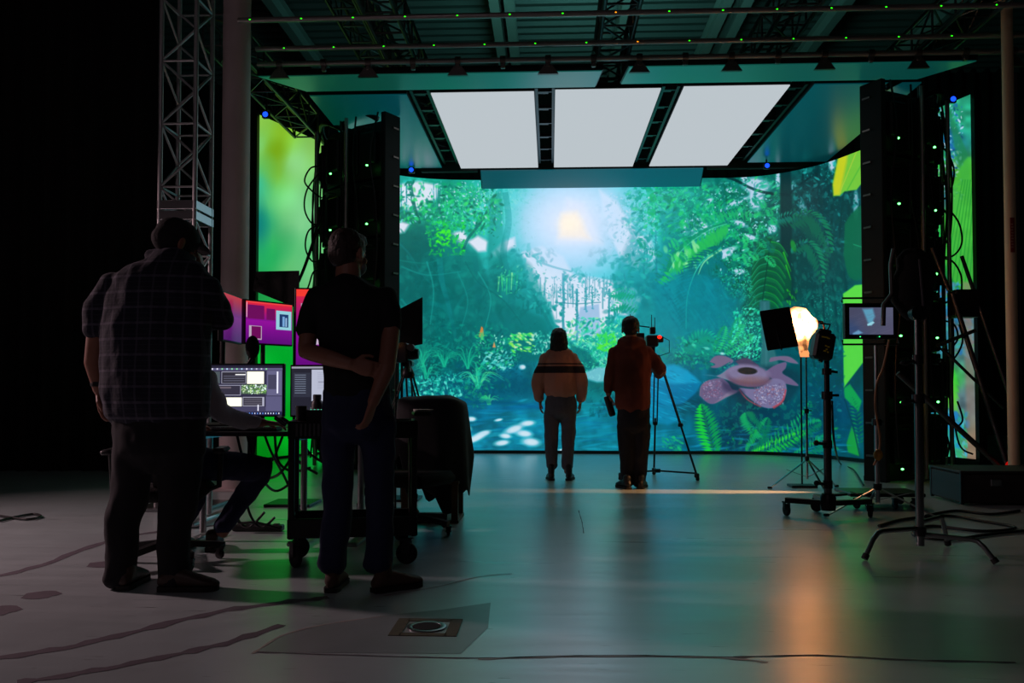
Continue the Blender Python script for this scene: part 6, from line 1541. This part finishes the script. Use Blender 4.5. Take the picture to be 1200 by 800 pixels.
hr.ell(u(0,-.018,.035), (.092,.105,.095), HM); rr_ = [(u(0,-.02,.03),V(.092,0,0),V(0,.095,0)),(u(0,-.03,-.05),V(.100,0,0),V(0,.085,0)),(u(0,-.04,-.11),V(.096,0,0),V(0,.070,0)),(u(0,-.045,-.145),V(.075,0,0),V(0,.05,0))]; hr.loft(rr_)
organic(hr, 'hair', DH, e, .007, 3, .010, .035)

# ---- man in hoodie by the tripod
Y2 = 8.85; p0 = P(742,572,Y2)
e = empty('person', (p0.x, Y2, 0), 'person in rust brown hoodie and dark trousers with a hand on the tripod camera', 'person')
hc = P(739,385,Y2); HM = head_M(.15,.05)
body = MB(); head(body, hc, HM, 1.03); limb(body, [hc+V(0,-.02,-.06), P(740,408,Y2)], [.058,.066])
rows(body, [(405,724,756,.08),(420,724,758,.10),(460,727,758,.11),(492,727,758,.11)], Y2)
LA = J([(720,414),(716,440),(713,462,.03)], Y2); limb(body, LA, [.050,.045,.03]); hand(body, LA[-1], V(.15,.2,-1), V(.9,.2,0), 1, .8, .98)
RA = J([(760,414),(776,436,.05),(770,434,.30),(764,424,.50)], Y2); limb(body, RA, [.050,.045,.038,.028]); hand(body, RA[-1], V(-.2,.9,.3), V(-.3,0,-1), 1, .7, .98)
limb(body, J([(733,495),(735,535),(735,562)], Y2), [.08,.058,.042]); limb(body, J([(752,495),(751,535),(749,562)], Y2), [.08,.058,.042])
organic(body, 'body', SK2, e, .0055, 3); eyes(e, hc, HM, 1.03)
sh = MB(); rows(sh, [(400,727,753,.095),(406,720,759,.115),(416,717,763,.135),(435,719,763,.145),(460,720,763,.15),(478,722,762,.145)], Y2)
limb(sh, J([(722,412),(716,436),(713,458,.02)], Y2), [.072,.066,.046]); limb(sh, J([(758,412),(774,432,.04),(772,437,.16),(767,430,.38)], Y2), [.072,.066,.060,.042])
limb(sh, J([(727,402,-.02),(740,405,-.09),(753,402,-.02)], Y2), [.052,.062,.052]); limb(sh, J([(728,398,.04),(740,397,-.07),(752,398,.04)], Y2), [.030,.034,.030])
organic(sh, 'hoodie', mat('rust_fleece', (112,54,40), .95, bump=.4, nscale=10, noise=.15), e, .009, 4, .012, .10)
tr = MB(); rows(tr, [(474,723,761,.13),(490,723,762,.135),(500,724,761,.13)], Y2)
limb(tr, J([(734,498),(735,525),(735,550),(735,565)], Y2), [.098,.086,.074,.072]); limb(tr, J([(752,498),(751,525),(750,550),(749,566)], Y2), [.095,.082,.070,.068])
organic(tr, 'trousers', mat('dark_trousers', (26,26,34), .9, bump=.3, nscale=12), e, .008, 4, .010, .08)
BS = mat('black_shoe', (18,17,18), .5); shoe(e, V(P(737,574,8.7).x, 8.66, 0), (-.35,1,0), .28, BS, SOLE, 1.0, .07); shoe(e, V(P(750,574,8.7).x, 8.70, 0), (.25,1,0), .28, BS, SOLE, 1.0, .07)
hr = MB(); u = lambda x,y,z: hc + HM@V(x,y,z)
hr.ell(u(0,-.020,.040), (.092,.108,.090), HM); hr.ell(u(0,-.045,-.015), (.080,.072,.066), HM); hr.ell(u(0,.04,.075), (.066,.06,.04), HM)
organic(hr, 'hair', DH, e, .006, 3, .006, .03)
a_, b_ = P(711,464,Y2+.03), P(718,487,Y2+.05)
th = MB().tube([a_, a_.lerp(b_,.05), a_.lerp(b_,.9), b_], [.030,.036,.036,.030], 18); o = th.build('held_lens', BLK, smooth=40); tag(o, 'black lens barrel held low in the hand of the person in the hoodie', 'lens')

# ---- seated person at the long desk
Y3 = 4.95; e = empty('person', (-2.22, 4.95, 0), 'person in pale grey long sleeves seated at the desk, mostly behind the man in plaid', 'person')
hc = V(-2.17,5.0,1.36); HM = head_M(.2,.2); S = lambda x,y,z: V(-2.22+x, 4.93+y, z)
body = MB(); head(body, hc, HM, 1.0); limb(body, [hc+V(0,-.02,-.06), S(0,.0,1.14)], [.055,.062])
body.loft([(S(0,0,1.13),V(.15,0,0),V(0,.07,0)),(S(0,-.01,1.0),V(.16,0,0),V(0,.10,0)),(S(0,-.03,.75),V(.14,0,0),V(0,.10,0)),(S(0,-.04,.56),V(.16,0,0),V(0,.12,0))])
RAp = [S(.18,0,1.08), P(257,482,5.05), P(285,494,5.18), P(309,495,5.22)]; limb(body, RAp, [.05,.045,.038,.027]); hand(body, RAp[-1], V(1,.5,-.12), V(0,0,-1), 1, .35, .95)
LAp = [S(-.18,0,1.08), S(-.26,.08,.84), S(-.12,.28,.79), S(-.04,.33,.785)]; limb(body, LAp, [.05,.045,.038,.027]); hand(body, LAp[-1], V(.5,.8,-.1), V(0,0,-1), -1, .35, .95)
RLp = [S(.10,-.02,.58), V(P(308,549,5.35)), V(P(285,582,5.32)), V(P(262,612,5.28).x, 5.25, .11)]; LLp = [S(-.10,-.02,.58), S(.0,.42,.56), S(-.02,.36,.30), S(-.08,.30,.11)]
limb(body, RLp, [.085,.058,.05,.038]); limb(body, LLp, [.085,.058,.05,.038]); organic(body, 'body', SK2, e, .006, 3); eyes(e, hc, HM)
sh = MB(); sh.loft([(S(0,0,1.17),V(.08,0,0),V(0,.07,0)),(S(0,0,1.12),V(.17,0,0),V(0,.10,0)),(S(0,-.01,1.0),V(.19,0,0),V(0,.13,0)),(S(0,-.03,.75),V(.17,0,0),V(0,.135,0)),(S(0,-.04,.58),V(.19,0,0),V(0,.15,0))])
limb(sh, [RAp[0], RAp[1], RAp[2], RAp[2].lerp(RAp[3],.75)], [.068,.060,.050,.036]); limb(sh, [LAp[0], LAp[1], LAp[2], LAp[2].lerp(LAp[3],.6)], [.068,.060,.050,.040])
organic(sh, 'sweater', mat('grey_jersey', (196,190,198), .95, bump=.3, nscale=12), e, .009, 4, .010, .08)
tr = MB(); tr.loft([(S(0,-.04,.63),V(.17,0,0),V(0,.14,0)),(S(0,-.03,.56),V(.19,0,0),V(0,.16,0)),(S(0,-.02,.52),V(.17,0,0),V(0,.14,0))])
limb(tr, RLp[:3]+[RLp[3]+V(0,0,.03)], [.105,.082,.066,.056]); limb(tr, LLp[:3]+[LLp[3]+V(0,0,.03)], [.105,.082,.066,.056])
organic(tr, 'jeans', mat('dark_blue_denim', (22,26,44)), e, .009, 4, .008, .08)
shoe(e, V(RLp[3].x-.05,RLp[3].y-.05,0), (-.2,1,0), .27, BRN, SOLE, 1.0, .06); shoe(e, V(LLp[3].x+.0,LLp[3].y-.05,0), (-.1,1,0), .27, BRN, SOLE, 1.0, .06)
hr = MB(); u = lambda x,y,z: hc + HM@V(x,y,z)
hr.ell(u(0,-.020,.035), (.086,.103,.090), HM); hr.ell(u(0,-.045,-.02), (.076,.070,.070), HM); organic(hr, 'hair', DH, e, .007, 3, .008, .03)
# ------------------------------------------------------------------ lamps the hall has, and an added roof fill
def area(name, loc, target, size, power, col, spread=None):
    l = bpy.data.lights.new(name, 'AREA'); l.shape = 'DISK'; l.size = size; l.energy = power; l.color = col
    if spread: l.spread = spread
    o = bpy.data.objects.new(name, l); COL.objects.link(o); o.location = loc
    o.rotation_euler = (V(target)-V(loc)).to_track_quat('-Z', 'Y').to_euler(); return o
area('side_work_light', (-7.4, 5.4, 3.2), (-3.5, 4.7, 0), .35, 46, (1, .66, .70), math.radians(92))
area('rear_house_light', (-2.5, -3.0, 5.2), (-2, 5, 0), .8, 13, (1, .78, .92))
area('added_roof_fill', (.8, 12.4, 5.3), (.8, 15.6, 8.2), 2.4, 48, (.25, .95, .85))  # unseen teal fill, added above the ceiling screens to brighten the roof deck

# slit of light that leaves the wrapped lamp downwards and rakes the floor
l = bpy.data.lights.new('lamp_slit', 'SPOT'); l.energy = 200; l.color = (1, .45, .18); l.spot_size = math.radians(84); l.spot_blend = .6; l.shadow_soft_size = .03
o = bpy.data.objects.new('lamp_slit', l); COL.objects.link(o); o.location = (lx-.10, ly-.20, 1.36); o.scale = (1, .13, 1)
dv = (V(lx-1.0, ly-.27, 0)-V(o.location)).normalized(); xv = V(1, 0, 0); xv = (xv - dv*xv.dot(dv)).normalized(); yv = (-dv).cross(xv)
o.rotation_euler = Matrix((xv, yv, -dv)).transposed().to_euler()
